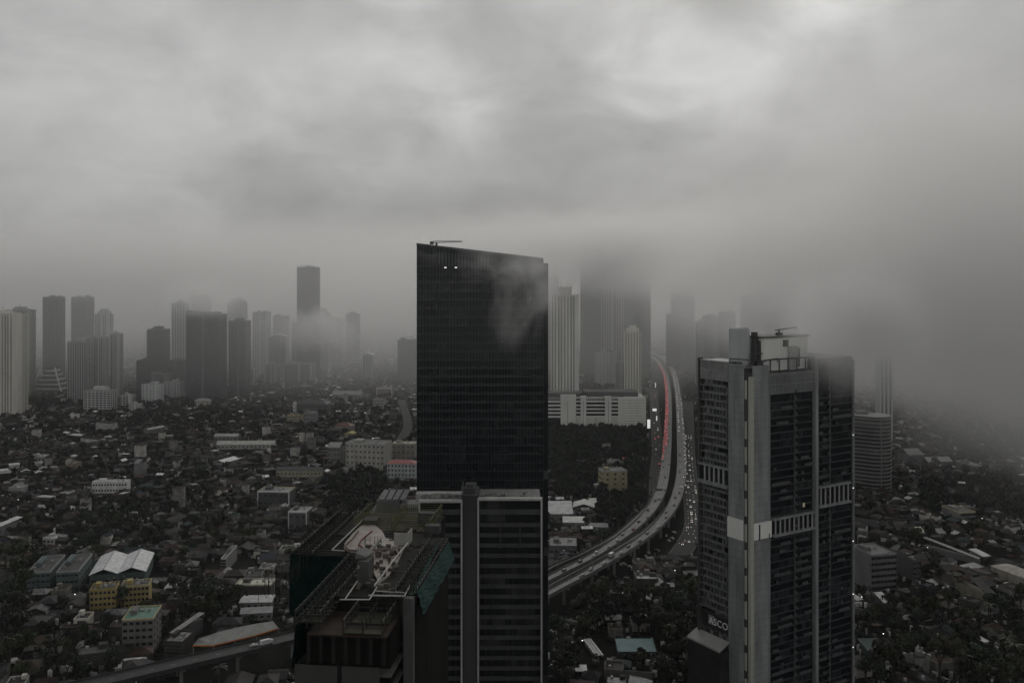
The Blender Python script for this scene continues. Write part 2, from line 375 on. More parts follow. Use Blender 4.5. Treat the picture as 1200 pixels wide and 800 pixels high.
lineM, nnM, roadM = carriageway(MID, ZV - 1.2, 1.6, 'narrow dark ramp in the gap between the two toll carriageways', 'twin toll road carriageways', 40, 1, mat('ramp_deck', (.06, .06, .06), .6, .3, .1), dark_concrete)
RAIL = [(60, 812), (110, 800), (200, 779), (300, 756), (350, 744), (420, 730)]
lineV, nnV, roadV = carriageway(RAIL, 12.0, 6.5, 'dark elevated road crossing the lower left corner of the view', None, 30, 2, mat('dark_deck', (.020, .020, .021), .6, .3, .1), mat('dark_parapet', (.045, .045, .045), .8, .3, .2))

def street(pxs, half, name='street', z=0.02):
    line = smooth([P(a, b, z) for a, b in pxs]); nn = normals(line)
    m = MB()
    for i in range(len(line) - 1):
        m.poly([line[i] - nn[i] * half, line[i] + nn[i] * half, line[i + 1] + nn[i + 1] * half, line[i + 1] - nn[i + 1] * half])
    o = m.build(name, asphalt); tag(o, 'dark wet street surface', 'street', kind='structure')
    k = MB()
    for sg in (-1, 1):
        kk = ribbon(line, nn, min(sg * half, sg * (half + 1.5)), max(sg * half, sg * (half + 1.5)), -.01, .13); n0 = len(k.v)
        k.v += kk.v; k.f += [tuple(i + n0 for i in f) for f in kk.f]
    ko = k.build('pavement', dark_concrete); tag(ko, 'concrete kerb and pavement beside the street', 'pavement', kind='structure')
    return line, nn
STREET_R, nnSR = street([(796, 650), (813, 620), (812, 590), (808, 560), (806, 530), (806, 500), (806, 470)], 7.5)
STREET_L, nnSL = street([(770, 600), (769, 560), (771, 530), (769, 505), (767, 480), (766, 455)], 6.0)
STREET_B, _ = street([(466, 520), (478, 500), (474, 480), (470, 468)], 5.0)

# ------------------------------------------------------------------ tower builder
def fit(px0, px1, d, depth, yaw):
    """front-left corner, width of a box whose outline spans px0..px1"""
    w = (px1 - px0) / F * d; x = (px0 - 600) / F * d; y = d
    c, s = math.cos(yaw), math.sin(yaw)
    for _ in range(12):
        cs = [(x, y), (x + w * c, y + w * s), (x + w * c - depth * s, y + w * s + depth * c), (x - depth * s, y + depth * c)]
        xs = [600 + F * a / b for a, b in cs]
        w *= 1 + 0.8 * ((px1 - px0) / (max(xs) - min(xs)) - 1); w = max(w, 3)
        x += (px0 - min(xs)) / F * d
    return x, y, w
LAND = []        # (name phrase, x, y) used to describe small things
FOOT = []        # circles kept free of houses and trees
def tower(name, label, px0, px1, ytop, ybase, depth=24, yaw=-6, col=(.3, .3, .29), gcol=None, fh=3.3, slab=0.9, bay=4.0, pier=1.2, cat='tower', proud=0.45,
          crown=None, dist=None, group=None, seedpiers=None, edge=0, land=None, glass_share=.12, z0=0.0, roofcol=None, balcony=False):
    yaw = R(yaw); d = dist or F * H / (ybase - HZ)
    x, y, w = fit(px0, px1, d, depth, yaw)
    h = H - (ytop - HZ) / F * d
    root = empty(name, (x, y, z0), yaw, label, cat, group)
    root['h'] = h; h -= z0
    FOOT.append((x + w / 2, y + depth / 2, max(w, depth) * .62))
    if land: LAND.append((land, x + w / 2, y))
    e = proud
    MB().box(e, w - e, e, depth - e, 0, h - .6).build('glazing', gcol or glass('glass_%s' % name, share=glass_share, sx=bay / 2, sz=fh), root)
    fm = MB(); wm = mat('wall_%d_%d_%d' % tuple(int(c * 200) for c in col), col, 0.85, 0.22, 0.05, streak=True)
    nfl = max(1, int(round(h / fh))); f_ = h / nfl
    for k in range(nfl):
        fm.box(0, w, 0, depth, k * f_ - slab * .5 if k else 0, k * f_ + slab * .5)
    fm.box(0, w, 0, depth, h - 1.4, h)
    pm_ = .12
    def piers(n, length, face):
        for i in range(n + 1):
            pw = pier
            if seedpiers: pw = pier * seedpiers[i % len(seedpiers)]
            if edge and i in (0, n): pw = max(pw, edge)
            c_ = i * length / n; a = max(c_ - pw / 2, -pm_); b = min(c_ + pw / 2, length + pm_)
            if b - a < .1: continue
            if face == 0: fm.box(a, b, -pm_, e + .02, 0, h + .15)
            elif face == 1: fm.box(a, b, depth - e - .02, depth + pm_, 0, h + .15)
            elif face == 2: fm.box(-pm_ + .02, e + .03, a + .02, b - .02, 0, h + .12)
            else: fm.box(w - e - .03, w + pm_ - .02, a + .02, b - .02, 0, h + .12)
    if pier > 0:
        nx = max(1, int(round(w / bay))); ny = max(1, int(round(depth / bay)))
        piers(nx, w, 0); piers(nx, w, 1); piers(ny, depth, 2); piers(ny, depth, 3)
    fm.build('wall_frame', wm, root)
    if balcony:
        bm_ = MB()
        for k in range(2, nfl):
            for i in range(0, max(1, int(w / bay)), 2):
                bm_.box((i + .15) * bay, (i + .85) * bay, -1.3, -.13, k * f_ - .1, k * f_ + .9)
    pr = MB()
    pr.box(.5, w - .5, .5, depth - .5, h, h + .3)
    pr.build('roof', mat('roof_slab', roofcol or (.10, .10, .10), .7, .4, .1), root)
    tr_ = random.Random(int(px0 * 7 + ytop))
    for _ in range(tr_.randint(2, 4)):
        a_, b_ = tr_.uniform(.08, .7), tr_.uniform(.1, .6); w_, d_ = tr_.uniform(.1, .24), tr_.uniform(.15, .35)
        MB().box(w * a_, w * (a_ + w_), depth * b_, depth * (b_ + d_), h + .3, h + tr_.uniform(1.5, 4.5)).build('roof_box', wm, root)
    if tr_.random() < .6:
        q_ = tr_.uniform(.2, .8); MB().bar((w * q_, depth * .4, h), (w * q_, depth * .4, h + tr_.uniform(5, 13)), .35).build('mast', metal_dark, root)
    if w > 14 and slab > .6 and tr_.random() < .7:
        rc_ = MB(); c0 = tr_.uniform(.35, .55) * w; rc_.box(c0, c0 + w * .07, -.3, e + .05, 0, h + 1.2)
        if tr_.random() < .5: rc_.box(w * .86, w + .3, -.3, depth * .3, 0, h + 2.2)
        rc_.build('vertical_rib', wm, root)
    if crown == 'box':
        MB().box(w * .3, w * .72, depth * .3, depth * .75, h + .3, h + 5.5).build('plant_room', wm, root)
        MB().bar((w * .5, depth * .5, h + 5), (w * .5, depth * .5, h + 12), .35).build('mast', metal_dark, root)
    elif crown == 'step':
        c1 = MB().box(w * .12, w * .88, depth * .15, depth * .85, h, h + 6); c1.box(w * .28, w * .72, depth * .25, depth * .75, h + 6, h + 11)
        c1.build('stepped_crown', wm, root)
    elif crown == 'tall':
        c1 = MB().box(w * .28, w * .72, depth * .2, depth * .8, h + .3, h + 15)
        for i in range(5): c1.box(w * (.24 + .12 * i), w * (.27 + .12 * i), depth * .15, depth * .2, h + .3, h + (24 if i % 2 else 19))
        c1.build('crown', wm, root)
    elif crown == 'slope':
        c1 = MB(); c1.prism([(0, 0), (w, 0), (w, depth), (0, depth)], h, [h + 7, h + .5, h + .5, h + 7]); c1.build('sloped_crown', wm, root)
    elif crown == 'screen':
        c1 = MB()
        for i in range(int(w / 2) + 1): c1.box(min(i * 2, w - .3), min(i * 2 + .3, w), 0, .3, h, h + 4)
        c1.box(0, w, .32, .5, h + 3.4, h + 3.9); c1.build('roof_screen', wm, root)
    elif crown == 'dome':
        dm = MB(); n = 16; rr = w * .28; cx, cy = w / 2, depth / 2
        for j in range(5):
            t0, t1 = j * math.pi / 10, (j + 1) * math.pi / 10
            dm.tube((cx, cy, h + .3 + rr * math.sin(t0)), (cx, cy, h + .3 + rr * math.sin(t1)), rr * math.cos(t0), max(rr * math.cos(t1), .05), n)
        dm.build('dome', white_paint, root)
    elif crown == 'arc':
        dm = MB(); n = 10
        for i in range(n):
            a0 = i / n; a1 = (i + 1) / n; z0_ = h + 1.5 + 5 * math.sin(a0 * math.pi); z1_ = h + 1.5 + 5 * math.sin(a1 * math.pi)
            x0_ = -w * .25 + w * 1.5 * a0; x1_ = -w * .25 + w * 1.5 * a1
            dm.prism([(x0_, 0), (x1_, 0), (x1_, depth), (x0_, depth)], [z0_, z1_, z1_, z0_], [z0_ + .8, z1_ + .8, z1_ + .8, z0_ + .8])
        dm.build('curved_roof', white_paint, root)
    return root, w, h, d
cream = (.64, .615, .56); pale = (.48, .48, .465); mid = (.26, .265, .26); dk = (.055, .058, .06); greeny = (.09, .11, .105)
g_dark = glass('glass_dark', share=.08); g_green = glass('glass_green', (.03, .045, .043), share=.1)
# left cluster -----------------------------------------------------------
tower('residential_tower', 'cream residential tower with vertical balcony stripes at the left edge of the view', -26, 33, 368, 486, 26, -6, cream, fh=3.1, slab=1.3, bay=5, pier=1.8, seedpiers=[1, .5, 1.4], crown='box', land='the cream striped tower')
tower('residential_tower', 'grey tower just behind the cream striped tower at the left edge', 6, 42, 363, 466, 24, -6, mid, slab=1.4, bay=4.5, pier=1.5, crown='box')
tower('office_tower', 'tall grey tower with fog at its top, left one of the foggy pair', 50, 76.5, 348, 457, 26, -6, (.15, .155, .155), slab=.5, bay=5, pier=1.8, fh=3.6)
tower('office_tower', 'tall grey tower with fog at its top, right one of the foggy pair', 83.5, 110.5, 348, 446, 26, -6, (.15, .155, .155), slab=.5, bay=5, pier=1.8, fh=3.6)
tower('residential_tower', 'slim pale tower with a stepped crown fading into fog right of the foggy pair', 111, 133, 368, 447, 22, -6, pale, slab=1.0, bay=4, pier=1.2, crown='step')
tower('residential_tower', 'square gridded apartment tower, left and lower of the joined gridded blocks', 79, 109, 400, 473, 22, -6, (0.39, 0.406, 0.392), slab=.9, bay=4.2, pier=1.0, fh=3.4, crown='box', land='the gridded apartment towers')
tower('residential_tower', 'gridded apartment block with pale end walls, middle of the three joined blocks', 94, 128, 395, 470, 22, -6, (0.42, 0.434, 0.420), slab=.9, bay=4.2, pier=1.4, fh=3.4, seedpiers=[1, 1, 2.2])
tower('residential_tower', 'narrow gridded apartment block, rightmost of the three joined blocks', 129, 144.5, 391, 468, 20, -6, (0.39, 0.406, 0.392), slab=.9, bay=4.2, pier=1.3, fh=3.4)
tower('office_tower', 'plain black box tower with a white roof edge left of centre cluster', 172, 199.5, 386, 462, 30, -6, dk, slab=.4, bay=3, pier=.3, fh=3.8, crown='box', gcol=g_dark, land='the black box tower')
tower('office_block', 'dark low block standing against the left foot of the black box tower', 160, 176, 422, 468, 30, -6, (.08, .085, .085), slab=1.4, bay=4, pier=.6, cat='office block')
tower('office_block', 'dark low block standing against the right foot of the black box tower', 196, 222, 422, 461, 26, -6, (.07, .073, .073), slab=1.0, bay=4, pier=.6, cat='office block')
tower('office_block', 'grey stepped block with horizontal bands in front of the black box tower', 167, 202, 438, 466, 22, -6, (.17, .175, .175), slab=1.8, bay=30, pier=.5, fh=4, cat='office block')
tower('apartment_building', 'pale low apartment building with dark recessed bays below the black box tower', 166, 192, 450, 474, 18, -6, (0.53, 0.546, 0.539), slab=1.8, bay=6, pier=3.6, cat='apartment building', land='the pale recessed apartments')
tower('apartment_building', 'pale low wing stepping back to the right below the black box tower', 192, 216, 447, 468, 18, -6, (0.38, 0.392, 0.384), slab=1.8, bay=6, pier=3, cat='apartment building')
tower('residential_tower', 'pale slender tower with dark cap left of the fog wrapped slab', 201, 222, 355, 454, 22, -6, (0.42, 0.427, 0.413), slab=.8, bay=5, pier=2.2, crown='box')
tower('residential_tower', 'tower with dark rectangular cap rising just behind the fog wrapped slab', 224, 247.5, 346, 430, 26, -6, (0.32, 0.326, 0.319), slab=.7, bay=5, pier=2.0, crown='screen')
tower('office_tower', 'wide dark slab tower half wrapped in cloud in the left cluster', 218, 266, 368, 470, 26, -8, (.13, .14, .14), slab=.7, bay=3, pier=.5, fh=3.9, crown='slope', gcol=g_dark, land='the wide dark slab tower')
tower('residential_tower', 'tall pale grey tower with rounded shoulders behind the left cluster', 266.5, 290, 354, 436, 24, -6, (0.36, 0.370, 0.362), slab=.8, bay=5, pier=2.3, crown='step')
tower('office_tower', 'grey office tower with banded floors right of the wide dark slab', 268, 294, 376, 464, 24, -6, (.14, .15, .15), slab=1.5, bay=20, pier=.6, fh=3.8, crown='box')
tower('residential_tower', 'pale fog veiled tower right of the banded office tower', 296, 317.5, 366, 442, 22, -6, (0.35, 0.355, 0.348), slab=.8, bay=5, pier=2.2)
tower('office_tower', 'small dark tower under a slanted white roof in the left cluster', 315.5, 335, 395, 444, 22, -6, (.09, .1, .1), slab=.5, bay=4, pier=1.6, crown='arc', gcol=g_dark)
tower('residential_tower', 'blurred grey tower behind the small white roofed tower', 320, 339, 370, 430, 22, -6, (.16, .165, .165), slab=.8, bay=5, pier=1.6)
tower('office_tower', 'tallest dark tower of the left cluster standing clear of the fog', 348, 375, 313, 446, 32, -6, (.05, .055, .055), slab=.4, bay=3.2, pier=.4, fh=4, crown='screen', gcol=g_dark, land='the tallest dark tower of the left cluster')
tower('office_tower', 'dark grey tower in front of the foot of the tallest dark tower', 342, 363, 378, 440, 26, -6, (.10, .105, .105), slab=.6, bay=4, pier=1.2)
tower('residential_tower', 'pale tower with rounded top right of the tallest dark tower', 364, 388, 367, 438, 24, -6, (0.42, 0.427, 0.413), slab=.8, bay=5, pier=2.3, crown='step')
tower('residential_tower', 'slim faint tower in the fog, left of the close pair', 388, 403, 374, 430, 24, -6, (0.32, 0.326, 0.319), slab=.8, bay=5, pier=2)
tower('residential_tower', 'faint twin slab tower in the fog, right of the close pair', 405, 422, 368, 425, 26, -6, (.13, .135, .135), slab=.8, bay=5, pier=2, crown='box')
tower('hotel_building', 'greenish block with a white dome on its roof beside the dark glass tower', 466, 492, 398, 448, 40, -6, greeny, slab=.5, bay=4, pier=.5, crown='dome', cat='hotel', gcol=g_green, land='the domed greenish block')
tower('office_block', 'narrow block under a curved white roof among far trees', 425, 437, 417, 447, 20, -6, (0.32, 0.334, 0.326), slab=.7, bay=5, pier=2, crown='arc', cat='office block')
tower('office_block', 'wide dark block framed by pale uprights, left half', 310, 329, 427, 452, 30, -6, (0.38, 0.384, 0.377), slab=1, bay=30, pier=4, cat='office block', gcol=g_dark)
tower('office_block', 'wide dark block framed by pale uprights, right half', 331, 370, 426, 450, 30, -6, (0.35, 0.355, 0.348), slab=1, bay=60, pier=6, cat='office block', gcol=g_dark, land='the wide pale framed block')
tower('apartment_building', 'white twin pier building below the banded office tower', 273, 298, 432, 458, 24, -6, (.40, .40, .39), slab=.9, bay=26, pier=9, cat='apartment building', gcol=g_dark)
tower('apartment_building', 'white four storey building with balcony bands under the gridded towers', 98, 137, 457, 481, 20, -6, (.50, .50, .49), slab=1.7, bay=7, pier=1.2, fh=3.9, crown='box', cat='apartment building', land='the white banded building')
tower('apartment_building', 'low white annex right of the white banded building', 137, 158.5, 463, 479, 18, -6, (0.50, 0.504, 0.490), slab=1.3, bay=8, pier=.8, fh=4, cat='apartment building')
tower('apartment_building', 'small pale building with dark windows right of the low annex', 151, 167, 473, 484, 14, -6, (0.50, 0.504, 0.490), slab=1.6, bay=6, pier=2, cat='apartment building')
# ziggurat with sloping ends
d0 = F * H / (462 - HZ); xz = (34 - 600) / F * d0; wz = 42 / F * d0; zh = 31 / F * d0
zr = empty('ziggurat_building', (xz, d0, 0), R(-4), 'white stepped pyramid shaped building with a sloping roof by the cream tower', 'building')
zm = MB()
for k in range(6):
    f0 = .035 * k + .02; zm.box(wz * f0 * 2.0, wz * (1 - f0 * 2.0), k * 1.5, 40 - k, zh * k / 6, zh * (k + .5) / 6)
zm.build('terrace', mat('wall_zig', pale, .8, .3, .1), zr)
zg = MB(); zg.prism([(2, 1), (wz - 2, 1), (wz - 2, 39), (2, 39)], 0, [1, 1, 1, 1])
for k in range(6):
    f0 = .035 * k + .04; zg.box(wz * f0 * 2.0, wz * (1 - f0 * 2.0), k * 1.5 + 1, 39 - k, zh * (k + .5) / 6, zh * (k + 1) / 6)
zg.build('glazing', g_dark, zr)
for sg in (0, 1):
    b = MB(); xx = (wz * .02 + 1, wz * .30) if not sg else (wz * .98 - 1, wz * .70)
    b.bar((xx[0], -1, 0), (xx[1], 5, zh + 1), 2.2, 1.4); b.build('sloping_beam', white_paint, zr)
FOOT.append((xz + wz / 2, d0 + 20, 40))

# right of the dark glass tower -----------------------------------------
tower('residential_tower', 'tall white apartment tower with dark window columns and a spiked crown', 645.5, 678.5, 346, 472, 26, -5, (.74, .73, .69), slab=1.0, bay=5.2, pier=2.9, fh=3.1, seedpiers=[1.2, .8, 1.1, .6], crown='tall', land='the tall white apartment tower', edge=3.5)
tower('residential_tower', 'slim yellowish white tower with a boxy crown right of the tall white tower', 731.5, 751.5, 389, 470, 22, -5, (.78, .76, .66), slab=1.5, bay=4.6, pier=2.2, fh=3.3, crown='step', land='the slim yellowish tower')
tower('residential_tower', 'very tall faint tower almost lost in cloud behind the dark glass tower', 622, 655, 284, 432, 34, -6, (.12, .125, .125), slab=.6, bay=4, pier=1, fh=3.8)
tower('residential_tower', 'broad faint tower lost in cloud, left of the faint trio over the toll road', 680, 707, 290, 440, 30, -6, (.19, .195, .195), slab=.8, bay=5, pier=1.6)
tower('residential_tower', 'faint tower with pale ribs, middle of the faint trio', 705, 731, 303, 450, 26, -6, (.62, .61, .58), slab=.9, bay=5, pier=1.8)
tower('residential_tower', 'darker tower with a slanted top, right of the faint trio', 731, 762.5, 312, 440, 34, -6, (.07, .075, .075), slab=.5, bay=4, pier=.8, crown='slope')
tower('apartment_building', 'pale windowless block with stepped side among trees behind the parking block', 697, 722, 412, 452, 30, -6, (.42, .42, .40), slab=2.4, bay=7, pier=5.5, cat='apartment building')
tower('apartment_building', 'white block with slotted floors left of the slim yellowish tower', 721, 736, 424, 462, 22, -6, (0.50, 0.504, 0.490), slab=1.6, bay=30, pier=.8, cat='apartment building')
tower('office_tower', 'boxy foggy tower right of the toll road, the taller one behind', 786, 814, 340, 434, 36, -6, (.10, .108, .108), slab=.5, bay=4, pier=.6, gcol=g_dark, land='the boxy foggy tower')
tower('office_tower', 'lower foggy slab in front of the boxy foggy tower', 780.5, 796, 368, 436, 30, -6, (.08, .088, .088), slab=.5, bay=4, pier=.6, gcol=g_dark)
tower('residential_tower', 'thin pale tower with a bright right edge beyond the toll road', 814.5, 824.5, 377, 455, 18, -6, (0.29, 0.312, 0.304), slab=.6, bay=4, pier=1.2)
tower('office_tower', 'foggy greenish tower left of the hotel tower roof', 823, 842, 370, 455, 26, -6, (.11, .125, .12), slab=.5, bay=4, pier=.6, gcol=g_green)
tower('office_tower', 'foggy dark tower directly behind the hotel tower left wing', 842, 862, 366, 470, 26, -6, (.07, .078, .078), slab=.5, bay=4, pier=.6, gcol=g_dark)
tower('office_tower', 'broad dark shape of a tower in thick fog behind the hotel tower roof', 868, 932, 345, 480, 34, -6, (.05, .055, .055), slab=.5, bay=4, pier=.6, gcol=g_dark)
tower('residential_tower', 'pale ribbed tower fading into the cloud bank right of the hotel tower', 1026, 1046, 418, 520, 22, -6, (0.48, 0.490, 0.483), slab=.5, bay=5, pier=2.6, fh=3.4, edge=3, land='the pale ribbed tower')

# ------------------------------------------------------------------ white parking block below the tall white tower
d0 = 1350.0; k0 = d0 / F
mall = empty('parking_block', ((600 - 600) * k0, d0, 0), R(0), 'long white parking block with dark open decks beside the toll road', 'parking block')
def mx_(px): return (px - 600) * k0
def mz_(py): return H - (py - HZ) * k0
mw = mat('mall_wall', (.66, .655, .62), .8, .2, .04, streak=True)
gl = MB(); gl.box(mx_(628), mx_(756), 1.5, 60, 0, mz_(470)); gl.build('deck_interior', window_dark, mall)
wm_ = MB()
for b_ in ((657, 675, 462.5), (680.5, 687, 464), (709, 716.5, 464.5)): MB().box(mx_(b_[0]), mx_(b_[1]), -.8, 6, 0, mz_(b_[2])).build('stair_wall', mw, mall)
MB().box(mx_(661), mx_(669), -1.2, -.8, 0, mz_(468)).build('wall_panel', mw, mall)
wm_.box(mx_(724.5), mx_(757), -.9, 6, 0, mz_(466.5))
MB().box(mx_(733), mx_(757), 6.01, 59, 0, mz_(466.5)).build('side_wall', mw, mall)
wm_.build('end_wall', mw, mall)
par = MB()
for i in range(5):
    py = 469.5 + i * 4.4
    par.box(mx_(628), mx_(656.8), -.4, 1.4, mz_(py + 2.0), mz_(py))
    par.box(mx_(675.2), mx_(680.3), -.35, 1.4, mz_(py + 1.6), mz_(py)); par.box(mx_(687.2), mx_(708.8), -.4, 1.4, mz_(py + 1.6), mz_(py)); par.box(mx_(716.7), mx_(724.3), -.4, 1.4, mz_(py + 1.6), mz_(py))
for i in range(14): par.box(mx_(688 + i * 2.6), mx_(688.5 + i * 2.6), .2, .6, mz_(469.5), mz_(465))
par.box(mx_(675), mx_(757), -.1, 1.0, mz_(466.2), mz_(465))
par.build('deck_parapet', mw, mall)
lw = MB()
for a, b in ((657, 656.8), (675.2, 680.3), (687.2, 697.8), (698.2, 708.8), (716.7, 724.3)):
    if b > a: lw.box(mx_(a), mx_(b), -.6, 1.4, 0, mz_(488.5))
lw.build('lower_wall', mat('mall_wall_low', (.55, .545, .51), .8, .2, .05, streak=True), mall)
jt = MB()
for i in range(12): jt.box(mx_(725), mx_(756.5), -.98, -.9, mz_(469 + i * 3), mz_(468.75 + i * 3))
for a in (683.5, 665, 712.8): jt.box(mx_(a), mx_(a + .35), -1.28 if a == 665 else -.9, -.8, 0, mz_(470))
jt.build('wall_joints', dark_concrete, mall)
rf = MB(); rf.box(mx_(628), mx_(733), 1.6, 60, mz_(469), mz_(468)); rf.box(mx_(686), mx_(750), 20, 50, mz_(468), mz_(461)); rf.box(mx_(641), mx_(684), 30, 58, mz_(468), mz_(463.5))
rf.build('roof', mat('mall_roof', (.11, .11, .11), .7, .3, .05), mall)
FOOT.append((mx_(650), d0 + 30, 60)); FOOT.append((mx_(690), d0 + 30, 60)); FOOT.append((mx_(730), d0 + 30, 60))
LAND.append(('the white parking block', mx_(700), d0))
bb = empty('billboard', (mx_(759.5), d0 - 6, 0), 0, 'bright white lit billboard at the corner of the parking block', 'billboard')
MB().box(-2.3, 2.3, -.3, .3, 4, 17).build('frame', metal_dark, bb)
MB().box(-2.1, 2.1, -.36, -.31, 4.2, 16.8).build('lit_face', mat('lit_face', (.75, .78, .72), .5, 0.1, .3, emit=.75), bb)
MB().box(-1.5, -1.1, -.2, .2, 0, 4).box(1.1, 1.5, -.2, .2, 0, 4).build('post', metal_dark, bb)
for (px, py, w_, h_, lab) in ((768, 451, 1.6, 9, 'tall thin lit billboard at the top of the side street'), (767, 480, 6.5, 4, 'small wide lit billboard half way along the side street'), (769.5, 490, 1.6, 7, 'narrow lit billboard just above the wide side street billboard'),
                              (706, 638.5, 8, 2.4, 'bright white lit board under the toll road ramp')):
    p = P(px, py, 8); b_ = empty('billboard', (p.x, p.y, 0), 0, lab, 'billboard', 'lit billboards')
    MB().box(-w_ / 2 - .2, w_ / 2 + .2, -.2, .2, 8 - h_ / 2 - .2, 8 + h_ / 2 + .2).build('frame', metal_dark, b_)
    MB().box(-w_ / 2, w_ / 2, -.26, -.21, 8 - h_ / 2, 8 + h_ / 2).build('lit_face', MATS['lit_face'], b_); MB().box(-.25, .25, -.15, .15, 0, 8 - h_ / 2 - .2).build('post', metal_dark, b_)

# ------------------------------------------------------------------ round ended banded building on the right
d0 = 960.0; k0 = d0 / F; cx, cy = (1031 - 600) * k0, d0 + 16; rr = 17.5; hh = H - (489 - HZ) * k0
cb = empty('rounded_apartment_block', (cx, cy, 0), 0, 'banded apartment block with a rounded end right of the hotel tower', 'apartment building')
def capsule(r, grow=0):
    pts = []
    for i in range(19):
        t = -math.pi * .62 + i / 18 * math.pi * 1.15
        pts.append(((r) * math.cos(t), (r) * math.sin(t)))
    pts += [(-4, 36 + grow), (-26 - grow, 36 + grow), (-26 - grow, -2 - grow)]
    return pts
MB().prism(capsule(rr - .8, -.8), 0, hh - 1).build('glazing', glass('glass_cap', (.02, .022, .024), share=.25, sx=3, sz=3.6), cb)
fm = MB(); nfl = int(hh / 3.9)
for k in range(nfl + 1): fm.prism(capsule(rr), k * 3.9, k * 3.9 + 1.35)
fm.build('balcony_band', mat('cap_wall', (.17, .17, .165), .8, .3, .1, streak=True), cb)
fm = MB(); fm.box(-.5, .5, -rr - .2, -rr + 1.2, 0, hh + .5, Matrix.Rotation(R(4), 4, 'Z')); fm.box(-26.6, -26, -1, 35, 0, hh + 1.2); fm.box(-16, -4, 4, 14, hh, hh + 3.5)
fm.build('upright', mat('cap_wall2', (.13, .13, .115), .8, .3, .1, streak=True), cb)
MB().prism(capsule(rr - .5, -.5), hh + .1, hh + .4).build('roof', mat('cap_roof', (.2, .2, .2), .7, .4, .1), cb)
FOOT.append((cx - 6, cy + 8, 34)); LAND.append(('the rounded banded block', cx, cy))

# ------------------------------------------------------------------ dark glass tower with the slanted roof
d0 = 450.0; k0 = d0 / F
ct = empty('glass_office_tower', ((488.5 - 600) * k0, d0, 0), 0, 'black glass office tower with slanting roofline and a crane on top', 'office tower')
wt = (642.6 - 488.5) * k0; zl = H - (287 - HZ) * k0; zr = H - (304.5 - HZ) * k0; dep = 42
ml = wt - 2.4
MB().prism([(0, 0), (ml, 0), (ml, dep), (0, dep)], -5, [zl, zr, zr, zl]).build('glazing', glass('glass_hero', (.010, .012, .014), .10, 1.55, 4.1, blinds=(.030, .034, .036), share=.30), ct)
MB().prism([(ml, 2), (wt, 2), (wt, dep), (ml, dep)], -5, zr - 1.6).build('side_fin', glass('glass_side', (.016, .018, .02), .15, 1.5, 4.1, share=.05), ct)
mu = MB(); n = int(round(ml / 1.55))
for i in range(n + 1):
    x = i * ml / n; zt = zl + (zr - zl) * x / ml
    mu.box(x - .06, x + .06, -.22, .02, -5, zt + .3)
for k in range(-1, int(zl / 4.1) + 1):
    z = k * 4.1
    if z < zr - 1: mu.box(0, ml, -.12, .03, z - .12, z + .12)
mu.build('mullion_grid', mat('mullion', (.03, .034, .037), .35, .2, .3, spec=.5), ct)
sp_ = MB()
for k in range(0, int(zl / 4.1)):
    z = k * 4.1 + .1
    if z + 1 < zr - 8: sp_.box(0, ml, -.05, .02, z, z + 1.1)
sp_.build('spandrel_band', mat('spandrel', (.016, .018, .020), .25, .5, .12, spec=.5), ct)
pp = MB(); pp.prism([(0, -.3), (ml, -.3), (ml, .5), (0, .5)], [zl, zr, zr, zl], [zl + .9, zr + .9, zr + .9, zl + .9]); pp.prism([(-.2, -.3), (.3, -.3), (.3, dep), (-.2, dep)], zl, zl + .88)
pp.build('roof_coping', mat('coping', (.07, .075, .078), .5, .3, .2), ct)
sc_ = MB()
for i in range(16):
    x = 10 + i * 1.55; zt = zl + (zr - zl) * x / ml; sc_.box(x + .35, x + 1.2, -.28, -.12, zt - 8.2, zt - 2.2)
sc_.build('louvre_panel', mat('louvre', (.06, .067, .068), .6, .3, .5), ct)
for px_, py_ in ((522, 313.5), (534.3, 313.5)):
    MB().box((px_ - 488.5) * k0 - .55, (px_ - 488.5) * k0 + .55, -.5, -.25, H - (py_ - HZ) * k0 - .22, H - (py_ - HZ) * k0 + .22).build('facade_lamp', mat('lamp_dim', (1, .97, .88), .5, 0, 1, emit=.9), ct)
# the roof crane is its own machine
cr = empty('roof_crane', ((510 - 600) * k0, d0 + 8, 0), 0, 'small crane with a level jib on the slanted roof of the black glass tower', 'crane')
zc = H - (291 - HZ) * k0
mb = MB(); mb.bar((0, 0, zc - 3), (0, 0, zc + 3.2), .9).build('mast', metal_dark, cr)
MB().box(-3.2, -1.4, -.8, .8, zc + 2.2, zc + 3.6).build('counterweight', metal_dark, cr)
mb = MB().bar((-2.6, 0, zc + 3.0), (12.6, 0, zc + 3.6), .35); mb.bar((-1.5, 0, zc + 3.9), (12.4, 0, zc + 3.75), .22)
for i in range(9): mb.bar((-1 + i * 1.5, 0, zc + 3.1), (-.4 + i * 1.5, 0, zc + 3.85), .12)
mb.build('jib', metal_dark, cr)

# ------------------------------------------------------------------ pale framed office tower in front
d0 = 350.0; k0 = d0 / F
ot = empty('framed_office_tower', ((491 - 600) * k0, d0, 0), 0, 'dark office tower with two white framed bays in front of the black glass tower', 'office tower')
def ox(px): return (px - 491) * k0
def oz(py): return H - (py - HZ) * k0
FRW = mat('frame_white', (.40, .40, .385), .7, .3, .25, streak=True)
dpt = 17
def oX(px, d): return (px - 600) / F * d - (491 - 600) * k0
def oZ(py, d): return H - (py - HZ) * d / F
MB().box(ox(491.5), ox(541), .9, dpt, 0, oz(588)).box(ox(560.5), ox(634), .9, dpt, 0, oz(585.5)).build('glazing', glass('glass_office', (.012, .013, .015), .15, 2.2, 3.9, blinds=(.05, .05, .05), share=.2), ot)
MB().box(ox(541.2), ox(560.3), -.5, dpt - 2, 0, oz(580)).box(ox(544), ox(557), 3, 14, oz(580), oz(574)).box(ox(547), ox(554), 5, 9, oz(574), oz(571)).build('core_wall', mat('core_wall', (.045, .045, .048), .7, .4, .08, streak=True), ot)
